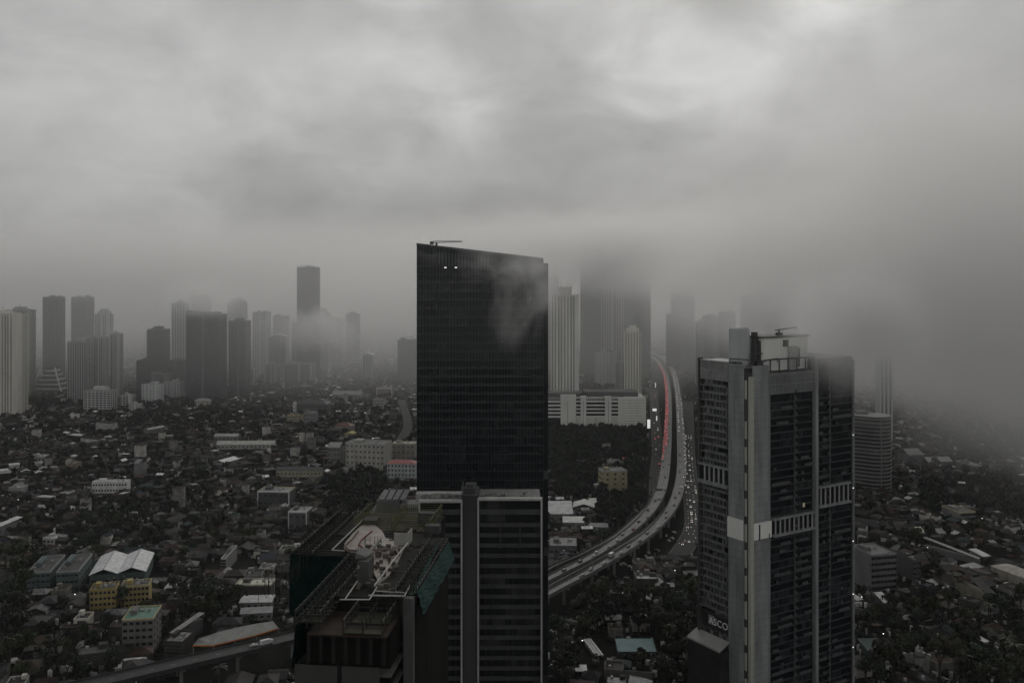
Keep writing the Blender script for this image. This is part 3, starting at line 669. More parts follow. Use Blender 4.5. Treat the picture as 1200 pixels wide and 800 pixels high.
for (a, b, t) in ((490.5, 542, 585.5), (559.5, 635.5, 583.0)):
    fr = MB(); tw = 1.9
    fr.box(ox(a), ox(a + tw), -1.1, 1.2, 0, oz(t)); fr.box(ox(b - tw), ox(b), -1.1, 1.2, 0, oz(t)); fr.box(ox(a + tw), ox(b - tw), -1.1, 1.2, oz(t + 2.6), oz(t))
    fr.build('white_frame', FRW, ot)
bands = MB()
levels = [(597, 603, 1)] + [(613 + 12.0 * i, 617.5 + 12.0 * i, 1) for i in range(30)]
for i, (a, b, _) in enumerate(levels):
    z0_, z1_ = oz(b), oz(a)
    if z0_ < 2: break
    bands.box(ox(492.6), ox(540), .35 + .05 * (i % 2), .95, z0_, z1_); bands.box(ox(561.6), ox(633.4), .35 + .05 * (i % 3), .95, z0_, z1_)
bands.build('spandrel_band', mat('office_spandrel', (.055, .056, .057), .6, .35, .2, streak=True), ot)
ms = MB()
for px_ in (513.5, 586.5, 609.5): ms.box(ox(px_) - .2, ox(px_) + .2, .1, .4, oz(643), oz(611))
for px_ in (569, 577.5, 595, 601, 618, 626, 499, 506, 520, 527, 534): ms.box(ox(px_) - .05, ox(px_) + .05, .15, .38, 0, oz(645))
ms.build('mullion', MATS['office_spandrel'], ot)
rfm = MB(); rfm.box(ox(492.6), ox(541), 1.2, dpt, oz(587.9), oz(587.4)); rfm.box(ox(560.5), ox(633.5), 1.2, dpt, oz(585.4), oz(584.9))
rfm.build('roof', mat('office_roof', (.12, .12, .118), .7, .4, .2), ot)
rt = MB(); d1 = 361
rt.box(oX(487, d1), oX(544, d1), 11, 12.6, oZ(587, d1), oZ(578.5, d1)); rt.box(oX(556, d1), oX(625, d1), 11, 12.6, oZ(587, d1), oZ(578.5, d1)); rt.box(oX(615, 357), oX(625, 357), 7, 11, oZ(588, 357), oZ(581, 357))
rt.box(oX(487, d1), oX(625, d1), 12.6, 16.8, oZ(579.2, d1) - .3, oZ(579.2, d1))
for i in range(24): rt.box(oX(489 + i * 5.7, d1), oX(489.8 + i * 5.7, d1), 10.2, 10.9, oZ(588, d1), oZ(585.5, d1))
rt.build('roof_parapet', FRW, ot)
gr_ = random.Random(9); gm = MB()
for i in range(60):
    px_ = gr_.uniform(495, 620)
    if 538 < px_ < 562: continue
    a_ = oX(px_, 356); gm.box(a_, a_ + gr_.uniform(.3, 1.6), gr_.uniform(2, 9), gr_.uniform(9.1, 9.9), oz(587.4) if px_ < 545 else oz(584.9), (oz(587.4) if px_ < 545 else oz(584.9)) + gr_.uniform(.2, .9))
gm.build('roof_equipment', mat('equip', (.16, .16, .155), .7, .6, .8), ot)['kind'] = 'stuff'
an = MB()
for px_, hh_ in ((541.5, 4), (543, 5.5), (554, 3), (548, 2.5), (559, 1.8)): an.bar((oX(px_, d1), 10, oZ(580, d1)), (oX(px_, d1), 10, oZ(580, d1) + hh_), .18)
an.build('antenna', steel, ot)
# lower wing to the left with the slatted plant roof
zs = oZ(586, 366)
MB().box(oX(437, 364), oX(489.5, 364), 14, 40, 0, oZ(601, 366)).build('side_wing', dark_concrete, ot)
sl_ = MB()
for i in range(4):
    a0_, a1_ = 450 + i * 8.2, 456.3 + i * 8.2; sl_.prism([(oX(a0_ - 6, 366), 16), (oX(a1_ - 6, 366), 16), (oX(a1_, 383), 33), (oX(a0_, 383), 33)], zs + .02 * i, zs + .4 + .02 * i)
sl_.build('plant_roof_slat', mat('slat', (.15, .15, .155), .6, .3, .3), ot)
MB().box(oX(441, 365), oX(468, 365), 15, 30, oZ(610, 365), zs - .1).build('plant_room', mat('plant', (.10, .10, .10), .8, .3, .2), ot)
b = MB(); q1, q2 = oX(468.5, 366), oX(489.5, 366); b.bar((q1, 16, oZ(594, 366)), (q2, 16, oZ(593, 366)), .5); b.bar((q1, 16, oZ(600, 366)), (q2, 16, oZ(600, 366)), .4); b.box(q1, q2, 16.2, 24, oZ(592, 366), oZ(591, 366))
for i in range(9): b.bar((oX(469 + i * 2.4, 366), 16, oZ(601, 366)), (oX(469 + i * 2.4, 366), 16, oZ(592, 366)), .18)
b.build('roof_railing', steel, ot)
b = MB(); b.prism([(oX(433, 376), 26), (oX(441, 376), 26), (oX(452, 388), 38), (oX(444, 388), 38)], oZ(606, 376), [oZ(600, 376), oZ(590, 376), oZ(584, 388), oZ(594, 388)]); b.build('sloped_wall', FRW, ot)

# ------------------------------------------------------------------ hotel tower on the right
ht = empty('hotel_tower', (100.4, 400, 0), R(32), 'tall dark hotel tower with pale corner walls and rooftop gear, half in cloud', 'hotel tower')
# local x runs away to the right, local y runs away to the left
def htz(py, d): return H - (py - HZ) * d / F
ZT = 182.0
hwall = mat('hotel_wall', (.25, .255, .26), .65, .38, .22, streak=True)
hpale = mat('hotel_pale', (.80, .80, .76), .7, .15, .08, streak=True)
hbeige = mat('hotel_beige', (.42, .42, .37), .7, .2, .1, streak=True)
hglass = glass('glass_hotel', (.009, .010, .013), .14, 1.4, 3.3, blinds=(.045, .048, .052), share=.35)
MB().box(12.5, 43, .8, 26, 0, ZT - 4).box(43.01, 69, .8, 26, 0, ZT + 1).build('right_wing_glazing', hglass, ht)
MB().box(.8, 12, 10.6, 28.5, 0, ZT + 1).build('left_wing_glazing', glass('glass_hotel2', (.012, .013, .014), .2, 1.1, 3.3, blinds=(.20, .205, .20), share=.62), ht)
# corner walls
MB().box(-.1, .9, 2.2, 10.6, 0, ZT + .5).box(-.1, 10, 10.61, 11.2, 0, ZT - .2).build('corner_wall', hwall, ht, 'grey left corner wall')
MB().box(3.6, 12.8, -.1, .9, 0, ZT).build('corner_wall', hwall, ht, 'grey right corner wall')
MB().box(.6, 3.5, .7, 2.1, 0, ZT - 3).box(.2, 12, 2.0, 10, 0, ZT - 1).build('stair_slot', dark_concrete, ht)
MB().box(1.0, 2.9, -.9, .6, 0, ZT - 4.5).build('pilaster', hbeige, ht)
for k in range(18):
    MB().box(.25, .75, .9, 2.1, ZT - 20 - k * 11 if k else ZT - 14, ZT - 12.5 - k * 11 if k else ZT - 6).build('stair_panel', hbeige, ht) if ZT - 20 - k * 11 > 0 else None
jt = MB()
for k in range(1, 55):
    if k * 3.3 < ZT - 1: jt.box(-.125, -.1, 2.2, 10.6, k * 3.3, k * 3.3 + .07); jt.box(3.6, 12.8, -.125, -.1, k * 3.3, k * 3.3 + .07); jt.box(1.0, 2.9, -.925, -.9, k * 3.3, k * 3.3 + .06)
jt.build('panel_joint', dark_concrete, ht)['kind'] = 'stuff'
# white storey between the stacked walls
zb0, zb1 = htz(635, 400), htz(611, 400)
MB().box(-.5, .95, 2.3, 11.5, zb0, zb1).box(3.2, 14.0, -.6, .95, zb0 + .3, zb1 - 1.4).build('white_storey', hpale, ht)
MB().box(6.2, 7.0, -.66, -.58, zb0, zb1 - 2).box(12.3, 12.8, -.68, -.6, zb0, zb0 + 2).build('storey_slot', window_dark, ht)
# floors of the right wing
fm = MB()
for k in range(0, 56):
    z = k * 3.3
    if z > ZT - 14: break
    fm.box(13, 43, .35, .85, z, z + .55); fm.box(43.9, 69, .35, .85, z, z + .55)
fm.build('floor_band', mat('hotel_band', (.042, .044, .047), .5, .5, .12), ht)
rb = random.Random(4)
bl = MB()
for k in range(2, 50):
    z = k * 3.3
    if abs(z - (zb0 + zb1) / 2) < 8: continue
    for (a, b_) in ((14, 28), (30, 42), (44.5, 52), (54, 68)):
        if rb.random() < .55:
            s0 = a + rb.random() * (b_ - a) * .5; s1 = s0 + rb.random() * (b_ - s0)
            x = s0
            bl = MB()
            while x < s1: bl.box(x, x + 1.24, -.1 if int(x * 3) % 2 else -.04, .3, z + .55, z + 1.75); x += 1.24
            if bl.v: bl.build('balcony_screen', mat('balc', (.085, .088, .092), .5, .4, .2), ht)
vp = MB(); vp.box(29, 29.5, -.05, .4, 0, ZT - 14); vp.box(52.4, 53, -.05, .4, 0, ZT)
for k in range(0, 52): vp.box(29.6, 30.6, -.3, .3, k * 3.3 + .8, k * 3.3 + 1.9); vp.box(51.3, 52.3, -.3, .3, k * 3.3 + .8, k * 3.3 + 1.9)
vp.build('bay_upright', MATS['balc'], ht)
MB().box(41.6, 43.6, -1.0, 1.2, 0, ZT + 1.0).box(13.0, 13.6, -.2, .8, 0, ZT - 3).box(68.6, 69.2, -.3, 26, 0, ZT).build('edge_fin', hwall, ht)
# parapet with fins at the top of the right wing
pf = MB(); zt = ZT - 4
for i in range(34): pf.box(13.7 + i * .83, 13.95 + i * .83, .1, .45, zt - 8.5, zt)
pf.box(13.4, 41.6, .15, .5, zt - .5, zt + .1); pf.box(13.4, 41.6, .15, .5, zt - 5, zt - 4.6); pf.box(13.4, 41.6, .5, .8, zt - 9, zt)
pf.build('roof_screen', mat('screen', (.26, .265, .27), .6, .2, .2), ht)
pg = MB()
pg.box(13.4, 42, -.2, .2, ZT + 2, ZT + 2.6)
for i in range(6): pg.box(13.6 + i * 5.6, 14.1 + i * 5.6, -.1, .3, zt, ZT + 2)
pg.box(13.4, 42, 6, 6.4, ZT + 1.5, ZT + 2.1); pg.build('roof_frame', metal_dark, ht)
# sky gardens with vertical fins
def fins(x0, x1, z0, z1, n, y=-.7):
    m = MB()
    for i in range(n): xx = x0 + (x1 - x0) * (i + .5) / n; m.box(xx - .28, xx + .28, y, y + .5, z0 + 1, z1 - .6)
    m.build('vertical_fin', mat('fin', (.36, .36, .36), .6, .2, .2), ht)
    MB().box(x0, x1, y - .4, .8, z1 - .6, z1 + .2).box(x0, x1, y - .6, .8, z0, z0 + 1).build('garden_slab', hwall, ht)
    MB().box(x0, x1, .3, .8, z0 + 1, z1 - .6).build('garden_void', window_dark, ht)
fins(15, 41.4, zb0, zb1 - 1.0, 9)
fins(44.2, 66, htz(592, 428), htz(568, 428), 7)
# left wing: balconies, fins and the sign; built along local y
lw = MB(); zt2 = ZT + 1
for k in range(22, 56):
    z = k * 3.3
    if z > zt2 - 9: break
    lw.box(-.6, .75, 11.3, 28.5, z, z + .35); lw.box(-.62, -.5, 12.2, 25.5, z + .35, z + 1.2)
lw.build('balcony', mat('hotel_balcony', (.15, .153, .155), .6, .35, .25), ht)
dv = MB()
for k in range(22, 52):
    for j in range(8):
        if rb.random() < .8: dv.box(-.3, .78, 12 + j * 2 + rb.random() * .4, 12.25 + j * 2 + rb.random() * .5, k * 3.3 + .36, k * 3.3 + 3.28)
dv.build('balcony_divider', MATS['hotel_balcony'], ht)
pf = MB()
for i in range(20): pf.box(-.5, -.2, 11.5 + i * .87, 11.7 + i * .87, zt2 - 8, zt2)
pf.box(-.5, .7, 11.4, 28.6, zt2 - .4, zt2 + .2); pf.box(-.5, .7, 11.4, 28.6, zt2 - 4.5, zt2 - 4.1); pf.box(-.15, .79, 11.4, 28.6, zt2 - 8.5, zt2)
pf.build('roof_screen', mat('screen2', (.32, .325, .32), .6, .3, .3), ht)
MB().box(-1.1, 1.4, 28.5, 29.3, 55, zt2 + .8).build('edge_fin', dark_concrete, ht)
zf0, zf1 = htz(569, 412), htz(548, 412)
m = MB()
for i in range(5): yy = 13 + i * 2.9; m.box(-1.1, -.6, yy, yy + .75, zf0 + .8, zf1 - .5)
m.build('vertical_fin', MATS['fin'], ht)
MB().box(-1.6, .8, 11.2, 29, zf0 - .8, zf0 + .8).box(-1.2, .8, 11.2, 29, zf1 - .5, zf1 + .3).build('garden_slab', hwall, ht)
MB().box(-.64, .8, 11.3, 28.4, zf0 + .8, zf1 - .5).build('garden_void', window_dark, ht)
# podium and sign
ps = htz(733, 412)
MB().box(-5.6, 12, 10.7, 31, 0, ps - 9.8).build('podium', mat('podium_dark', (.025, .025, .024), .8, .4, .2), ht)
MB().prism([(-6.2, 10.5), (-.2, 10.5), (-.2, 31), (-6.2, 31)], [ps - 9.4, ps - 6.6, ps - 6.6, ps - 9.4], [ps - 8.6, ps - 5.8, ps - 5.8, ps - 8.6]).build('canopy', mat('canopy', (.33, .33, .32), .7, .2, .2), ht)
sb = MB().box(.1, .5, 10.0, 27.6, ps - 3.2, ps + 3.2).build('sign_board', mat('sign_back', (.02, .02, .022), .6, .3, .5), ht)
MB().box(-.3, .55, 11.3, 28.4, ps + 3.2, ps + 3.7).build('sign_rail', metal_dark, sb)
cu = bpy.data.curves.new('txt', 'FONT'); cu.body = 'ASCOTT'; cu.size = 4.25; cu.extrude = .04; cu.offset = .03; cu.space_character = 1.08; cu.align_x = 'LEFT'
to = bpy.data.objects.new('txt', cu); dg = bpy.context.evaluated_depsgraph_get(); tm = bpy.data.meshes.new_from_object(to)
tm.materials.clear(); tm.materials.append(mat('letter_white', (.85, .85, .82), .6, .1, .3))
lt = link('sign_lettering', tm, sb); lt.rotation_euler = (R(90), 0, R(-90)); lt.location = (.035, 23.4, ps - 1.4)
MB().box(.085, .1, 20.0, 23.6, ps - 1.7, ps + 2.3).build('sign_emblem', mat('emblem', (.30, .30, .30), .7, .2, .4), sb)
bpy.data.objects.remove(to)
# roof volumes: big white lift box and grey wall behind the corner
MB().box(13.5, 41.5, 3.5, 15, ZT - 3, htz(396, 412)).build('lift_box', hpale, ht)
MB().box(12.8, 42.2, 3.0, 15.5, htz(396, 412), htz(394, 412)).build('lift_box_coping', mat('lb_coping', (.12, .12, .12), .7, .3, .2), ht)
MB().box(33.5, 36.3, 3.35, 3.5, ZT - 2, htz(409, 412)).box(25.5, 29, 3.36, 3.5, htz(407, 412), htz(399, 412)).build('lift_box_door', window_dark, ht)
MB().box(28.6, 33.2, 1.5, 3.3, ZT - 3, htz(407, 410)).build('lift_box_annex', mat('annex', (.40, .40, .385), .7, .15, .1, streak=True), ht)
MB().box(7.5, 9.0, 7.5, 18.5, ZT - 1, htz(386, 412)).box(9.01, 18, 17, 18.4, ZT - 1, htz(385, 416)).build('roof_wall', mat('roofwall', (.42, .43, .435), .7, .2, .1, streak=True), ht)
MB().box(11.0, 12.4, 6, 8.5, ZT - 2, htz(390, 406)).box(12.9, 13.4, 5, 8, ZT - 2, htz(400, 406)).build('roof_shaft', dark_concrete, ht)
MB().box(-.1, 13, .95, 28, ZT - .9, ZT - .5).box(13, 43, .9, 26, ZT - 4, ZT - 3.6).box(43, 69, .9, 26, ZT + 1, ZT + 1.3).build('roof', MATS['office_roof'], ht)
for i in range(6):
    MB().box(67.9, 68.15, -.6, -.34, 24 + i * 24.6 - .12, 24 + i * 24.6 + .12).build('obstruction_lamp', lamp_white, ht)
MB().box(34.2, 35.6, -.18, -.1, htz(594, 418), htz(589, 418)).build('lit_window', mat('lit_window', (.30, .28, .20), .6, .1, .3, emit=.3), ht)
# roof cranes (window cleaning machines)
def roof_machine(label, base, yaw, boom, h):
    m = empty('cleaning_crane', base, yaw, label, 'crane', 'roof cranes of the hotel tower')
    MB().box(-1.2, 1.2, -1, 1, 0, 1.6).build('carriage', metal_dark, m)
    MB().bar((0, 0, 1.6), (0, 0, h), .5).build('mast', metal_dark, m)
    b = MB().bar((-2.5, 0, h), (boom, 0, h + 1.1), .42, .5); b.bar((boom, 0, h + 1.1), (boom, 0, h - .6), .25).build('boom', metal_dark, m)
    return m
def hw(x, y, z):
    c, s = math.cos(R(32)), math.sin(R(32)); return (100.4 + x * c - y * s, 400 + x * s + y * c, z)
roof_machine('dark crane reaching right across the white lift box on the hotel tower roof', hw(8.5, 4.5, ZT), R(32), 15, htz(416.5, 405) - ZT)
roof_machine('long low crane lying along the front roof corner of the hotel tower', hw(9, 1.5, ZT - .2), R(178), 13, 2.0)
roof_machine('short crane lying back towards the right on the hotel roof corner', hw(10, 2.5, ZT - .2), R(20), 9, 1.6)
roof_machine('crane in the cloud on top of the white lift box', hw(27, 7, htz(395, 412)), R(30), 11, 2.6)

# ------------------------------------------------------------------ tower under construction, lower left front
AX = math.atan2(115, 1100); ca, sa = math.cos(AX), math.sin(AX); ZC = 151.0
org = D(345, 192)
cu_ = empty('construction_tower', (org.x, org.y, 0), -AX, 'unfinished tower with green netting and edge scaffolding around its roof', 'building under construction')
def lc(px, d):  # local coordinates of a point seen at column px, distance d
    x = (px - 600) / F * d - org.x; y = d - org.y; return (x * ca - y * sa, x * sa + y * ca)
def lp(px, py, z=ZC): return lc(px, F * (H - z) / (py - HZ))
A = lp(345, 722); Bq = lp(462, 735); Cq = lp(486, 697); Dq = lp(524, 635); Eq = lp(470, 600); Fq = lp(404, 597); Gq = lp(348, 647); Hq = lp(405, 650)
x0l, x1l = A[0], Cq[0]
xL2 = (Gq[0] + Fq[0]) / 2
yF, yC, yM, yE, yB = -1.0, Cq[1], Hq[1], Dq[1], Fq[1]
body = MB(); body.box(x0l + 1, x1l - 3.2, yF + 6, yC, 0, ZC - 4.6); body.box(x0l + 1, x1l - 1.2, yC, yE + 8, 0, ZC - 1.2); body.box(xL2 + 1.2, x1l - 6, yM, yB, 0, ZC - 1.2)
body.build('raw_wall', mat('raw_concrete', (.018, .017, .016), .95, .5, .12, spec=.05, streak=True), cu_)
fl = MB()
for k in range(1, 11): z = ZC - k * 3.6 - 9; fl.box(x0l, x1l - 2.2, yF + 2.5, yC - .02, z, z + .35)
fl.build('floor_slab', dark_concrete, cu_)
MB().box(x1l - 2.1, x1l, yC - 1.8, yC - .02, 0, ZC - .2).build('corner_column', mat('column_grey', (.10, .10, .098), .8, .25, .2, streak=True), cu_)
nt_ = MB(); nt_.box(x0l + 8.7, x0l + 9.2, yF + 1.8, yF + 2.3, 0, ZC - 10); nt_.build('panel_gap', window_dark, cu_)
MB().box(x0l - .5, x0l + 8.5, yF + 1.8, yF + 2.3, 60, ZC - 10.5).box(x0l + 9.4, x1l - 4.5, yF + 1.8, yF + 2.3, 60, ZC - 10.5).build('hoarding', mat('hoarding', (.05, .05, .047), .8, .15, .15), cu_)
# top slabs
MB().box(x0l + 2, x1l - 3, yF + 2, yC, ZC - 4.5, ZC - 4.1).build('formwork_deck', rust, cu_)
sl2 = MB(); sl2.box(x0l + 3.5, x1l - 1.3, yC, yE + 7, ZC - 1.2, ZC - .8); sl2.box(xL2 + 4, x1l - 6, yE + 7.02, yB - 1, ZC - 1.2, ZC - .8); sl2.build('roof_slab', mat('wet_slab', (.020, .020, .018), .8, .6, .25, spec=.08), cu_)
# curved beige screed with kerbs, white parapet lines, raised shaft
def lpv(px, py, z): a = lp(px, py, z); return Vector((a[0], a[1], z))
scr = MB(); zz_ = ZC - .35
pts = [lpv(*q, zz_) for q in ((436, 612), (425, 614), (414, 624), (404, 636), (403, 641), (409, 645), (424, 647), (436, 652), (437, 668), (444, 683), (456, 673), (467, 656), (471, 647), (474, 640), (466, 633), (452, 630), (448, 622))]
scr.v = [tuple(p) for p in pts]; scr.f = [tuple(range(len(pts)))]
scr.v += [tuple(p - Vector((0, 0, .4))) for p in pts]; n = len(pts)
for i in range(n): j = (i + 1) % n; scr.f.append((i, n + i, n + j, j))
scr.build('screed_floor', beige_floor, cu_)
def rail(pxs, z, w, h, name, m_):
    b = MB(); q = [lpv(a, c, z) for a, c in pxs]
    for a, c in zip(q, q[1:]): b.bar(a, c, w, h)
    return b.build(name, m_, cu_)
whiteline = mat('pale_coping', (.42, .42, .40), .7, .2, .3)
rail([(389, 644), (425, 609), (437, 606)], ZC + .2, .22, .22, 'coping', whiteline); rail([(389, 644), (404, 645)], ZC + .2, .2, .2, 'coping', whiteline)
rail([(478, 636), (459, 659), (439, 686)], ZC + .6, .30, .4, 'coping', whiteline)
rail([(404, 702), (411, 692), (419, 680)], ZC + .4, .2, .2, 'coping', whiteline); rail([(398, 702), (433, 702), (444, 684)], ZC + .4, .2, .2, 'coping', whiteline)
rail([(480, 686), (474, 698), (432, 697)], ZC + .4, .2, .25, 'coping', whiteline); rail([(474, 694), (440, 692)], ZC + .4, .16, .2, 'coping', whiteline)
rail([(420, 622), (412, 632), (404, 639), (408, 644), (428, 646), (450, 643), (464, 644), (468, 650)], ZC + .5, .35, .5, 'kerb_rail', mat('kerb_rail', (.16, .12, .11), .7, .3, .4))
rail([(436, 622), (424, 632), (420, 638), (426, 642), (440, 642)], ZC + .5, .3, .4, 'kerb_rail', mat('red_rail', (.16, .06, .05), .7, .3, .4))
rail([(446, 632), (433, 646), (424, 656), (420, 664)], ZC + 3, .5, .7, 'shaft_beam', concrete)
q = lp(428, 676); MB().box(q[0] - 1.3, q[0] + 1.3, q[1] - 2, q[1] + 3.0, ZC - 1, ZC + 4.2).build('shaft', mat('shaft', (.065, .065, .063), .8, .3, .3), cu_)
MB().prism([(q[0] - 2.2, q[1] - .5), (q[0] + .2, q[1] - .5), (q[0] + 1.2, q[1] + 4), (q[0] - 1.2, q[1] + 4)], ZC + 4.3, [ZC + 5.8, ZC + 4.8, ZC + 4.8, ZC + 5.8]).build('shaft_cap', mat('cap_grey', (.14, .14, .135), .8, .4, .4), cu_)
q = lp(470, 636); MB().box(q[0] - 1.8, q[0] + 1.6, q[1] - .2, q[1] + .1, ZC - .8, ZC + 2.6).box(q[0] + 1.6, q[0] + 1.9, q[1] - .2, q[1] + 5, ZC - .8, ZC + 2.6).build('upstand_wall', mat('upst', (.30, .30, .28), .8, .2, .3), cu_)
jr = random.Random(3)
jm = MB()
for i in range(46):
    a = lp(jr.uniform(418, 466), jr.uniform(640, 696)); s = jr.uniform(.2, .9)
    jm.box(a[0] - s, a[0] + s, a[1] - s * .4, a[1] + s * .6, ZC - .3, ZC + jr.uniform(.1, 1.2))
jm.build('site_clutter', mat('clutter', (.10, .09, .08), .8, .6, .8), cu_)['kind'] = 'stuff'
# scaffolding cages: long rows of frames standing along the edges
def scaffold(xa, xb, ya, yb, z0, z1, bay=2.4, rows=3, m_=scaff, net=None):
    b = MB(); n = max(2, int((yb - ya) / bay))
    for r_ in range(rows):
        x = xa + (xb - xa) * r_ / (rows - 1)
        b.bar((x, ya, z1), (x, yb, z1), .11); b.bar((x, ya, (z0 + z1) / 2), (x, yb, (z0 + z1) / 2), .08)
        for i in range(n + 1):
            y = ya + (yb - ya) * i / n
            b.bar((x, y, z0), (x, y, z1 + .9), .2)
            if r_ == 0: b.bar((xa, y, z1), (xb, y, z1), .08); b.bar((xa, y, (z0 + z1) / 2), (xb, y, (z0 + z1) / 2), .08)
            if i < n and (i + r_) % 2: b.bar((x, y, z0), (x, ya + (yb - ya) * (i + 1) / n, z1), .07)
    b.build('scaffold', m_, cu_)
    hr_ = MB()
    for r_ in (0, rows - 1): x = xa + (xb - xa) * r_ / (rows - 1); hr_.bar((x, ya, z1 + .5), (x, yb, z1 + .5), .09)
    hr_.build('hand_rail', mat('rail_pale', (.16, .16, .14), .6, .3, .5), cu_)
    pl_ = MB(); 
    for i in range(n):
        if jr.random() < .8: y = ya + (yb - ya) * i / n; pl_.box(xa + .2, xb - .2, y, y + (yb - ya) / n * .86, z0 + .15 + .01 * i, z0 + .25 + .01 * i)
    pl_.build('scaffold_plank', mat('plank', (.055, .052, .032), .9, .5, .6), cu_)
scaffold(xL2 - 1, xL2 + 4.2, yM, yB, ZC - 3, ZC, net=1)
scaffold(x0l - .5, x0l + 4.6, yF + 2, yM, ZC - 3, ZC)
scaffold(x1l - 4.6, x1l + .2, yC + 1, yE, ZC - 2.2, ZC + .6)
scaffold(x0l + 9.5, x1l - 4, yF + 2.4, yC - 1, ZC - 4, ZC - 1.6)
scaffold(xL2 + 8, x1l - 7, yE + 12, yB + .5, ZC - 1, ZC + 2, m_=mat('scaff_y', (.085, .085, .03), .7, .4, .6))
# more of the building site: rebar, joists, props, sheets and columns in the open storey
rbm = MB()
for i in range(260):
    x = jr.choice((jr.uniform(x0l, x0l + 5), jr.uniform(x1l - 5, x1l), jr.uniform(xL2, xL2 + 5))); y = jr.uniform(yC, yB - 2) if x < x0l else jr.uniform(yF + 3, yE)
    rbm.bar((x, y, ZC - 3), (x + jr.uniform(-.1, .1), y, ZC + jr.uniform(.2, 2.0)), .09)
rbm.build('rebar', scaff, cu_)['kind'] = 'stuff'
jm = MB(); 
for i in range(22): y = yM + (yB - yM) * (i + .3) / 22; jm.bar((xL2 - 1.4, y, ZC - 1), (x0l + 7, y + jr.uniform(-.5, .5), ZC - 1 + jr.uniform(-.3, .4)), .22)
for i in range(24): y = yF + 2 + (yM - yF) * i / 24; jm.bar((x0l - .6, y, ZC - 1.6), (x0l + 5.5, y, ZC - 1.6 + jr.uniform(-.3, .5)), .22)
for i in range(20): y = yC + 1 + (yE - yC) * i / 20; jm.bar((x1l - 6, y, ZC - .6), (x1l + .5, y, ZC - .6 + jr.uniform(-.3, .5)), .2)
jm.build('joist', scaff, cu_)['kind'] = 'stuff'
cm = MB()
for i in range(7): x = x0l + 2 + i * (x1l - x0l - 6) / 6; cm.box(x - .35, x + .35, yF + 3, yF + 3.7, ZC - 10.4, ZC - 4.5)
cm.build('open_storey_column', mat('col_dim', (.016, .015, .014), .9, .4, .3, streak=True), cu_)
dm = MB()
for i in range(70):
    a = (jr.uniform(x0l + 5, x1l - 5), jr.uniform(yC, yE + 20)); s_ = jr.uniform(.3, 1.4); t_ = jr.uniform(0, 3.1); mm_ = Matrix.Translation((a[0], a[1], ZC - .8)) @ Matrix.Rotation(t_, 4, 'Z')
    dm.box(-s_, s_, -.15, .2, 0, jr.uniform(.1, .7), mm_)
dm.build('stacked_planks', mat('planks2', (.055, .045, .032), .9, .6, .6), cu_)['kind'] = 'stuff'
pz = MB()
for (x, y, a_, b_, c_) in ((x0l + 6, yC + 12, 3, 2, 2.4), (x1l - 8, yE + 10, 4, 3, 2.2), (x1l - 12, yE + 20, 5, 3, 3.0), (xL2 + 9, yM + 30, 4, 5, 1.6), (x0l + 9, yC + 30, 2, 3, 1.5)): pz.box(x, x + a_, y, y + b_, ZC - .8, ZC - .8 + c_)
pz.build('site_box', mat('site_box', (.05, .052, .05), .8, .5, .5), cu_)['kind'] = 'stuff'
cb_ = MB(); p0 = lpv(478, 640, ZC + 2); p1 = lpv(404, 735, ZC - 4)
for k in range(10):
    f0, f1 = k / 10, (k + 1) / 10; sg = lambda f: Vector((0, 0, -2.2 * math.sin(f * math.pi))); cb_.bar(p0.lerp(p1, f0) + sg(f0), p0.lerp(p1, f1) + sg(f1), .09)
cb_.build('cable', scaff, cu_)
# netting: sagging sheets hung on the outer scaffold, hung over the edge
def net(name, ax, ay, bx, by, z1, z0, bulge=.5, lean=0.0, seed=1):
    m = MB(); r_ = random.Random(seed); nu, nv = 26, 10; dx, dy = bx - ax, by - ay; l = math.hypot(dx, dy); nx_, ny_ = dy / l, -dx / l
    for j in range(nv + 1):
        for i in range(nu + 1):
            u, v = i / nu, j / nv
            o = bulge * math.sin(u * math.pi * 6) * math.sin(v * math.pi) + lean * v + r_.uniform(-.12, .12) * (v > 0)
            m.v.append((ax + dx * u + nx_ * o, ay + dy * u + ny_ * o, z1 + (z0 - z1) * v - .35 * abs(math.sin(u * math.pi * 6)) * v))
    for j in range(nv):
        for i in range(nu): k = j * (nu + 1) + i; m.f.append((k, k + 1, k + nu + 2, k + nu + 1))
    return m.build(name, net_green if seed in (3, 13) else net_dark, cu_)
net('safety_net', x1l + .3, yC + 1, x1l - 1.8, yE + .5, ZC + .2, ZC - .4, .2, -1.6, 13)
net('safety_net', x1l + .35, yC + 1, x1l + .35, yE + .5, ZC + .3, ZC - 4.5, .2, 1.4, 3)
net('safety_net', xL2 - 1.2, yM - .3, x0l - .3, yM - .3, ZC - .4, ZC - 9, .3, .4, 5)
net('safety_net', xL2 - 1.3, yB, xL2 - 1.3, yM, ZC - .4, ZC - 6, .3, .4, 7)
net('safety_net', xL2 - 1.3, yM - .5, x0l + 6, yM - .5, ZC - 3, ZC - 15, .3, .4, 8)
net('safety_net', x0l - .8, yM, x0l - .8, yF + 3, ZC - 3.1, ZC - 12, .3, .8, 9)

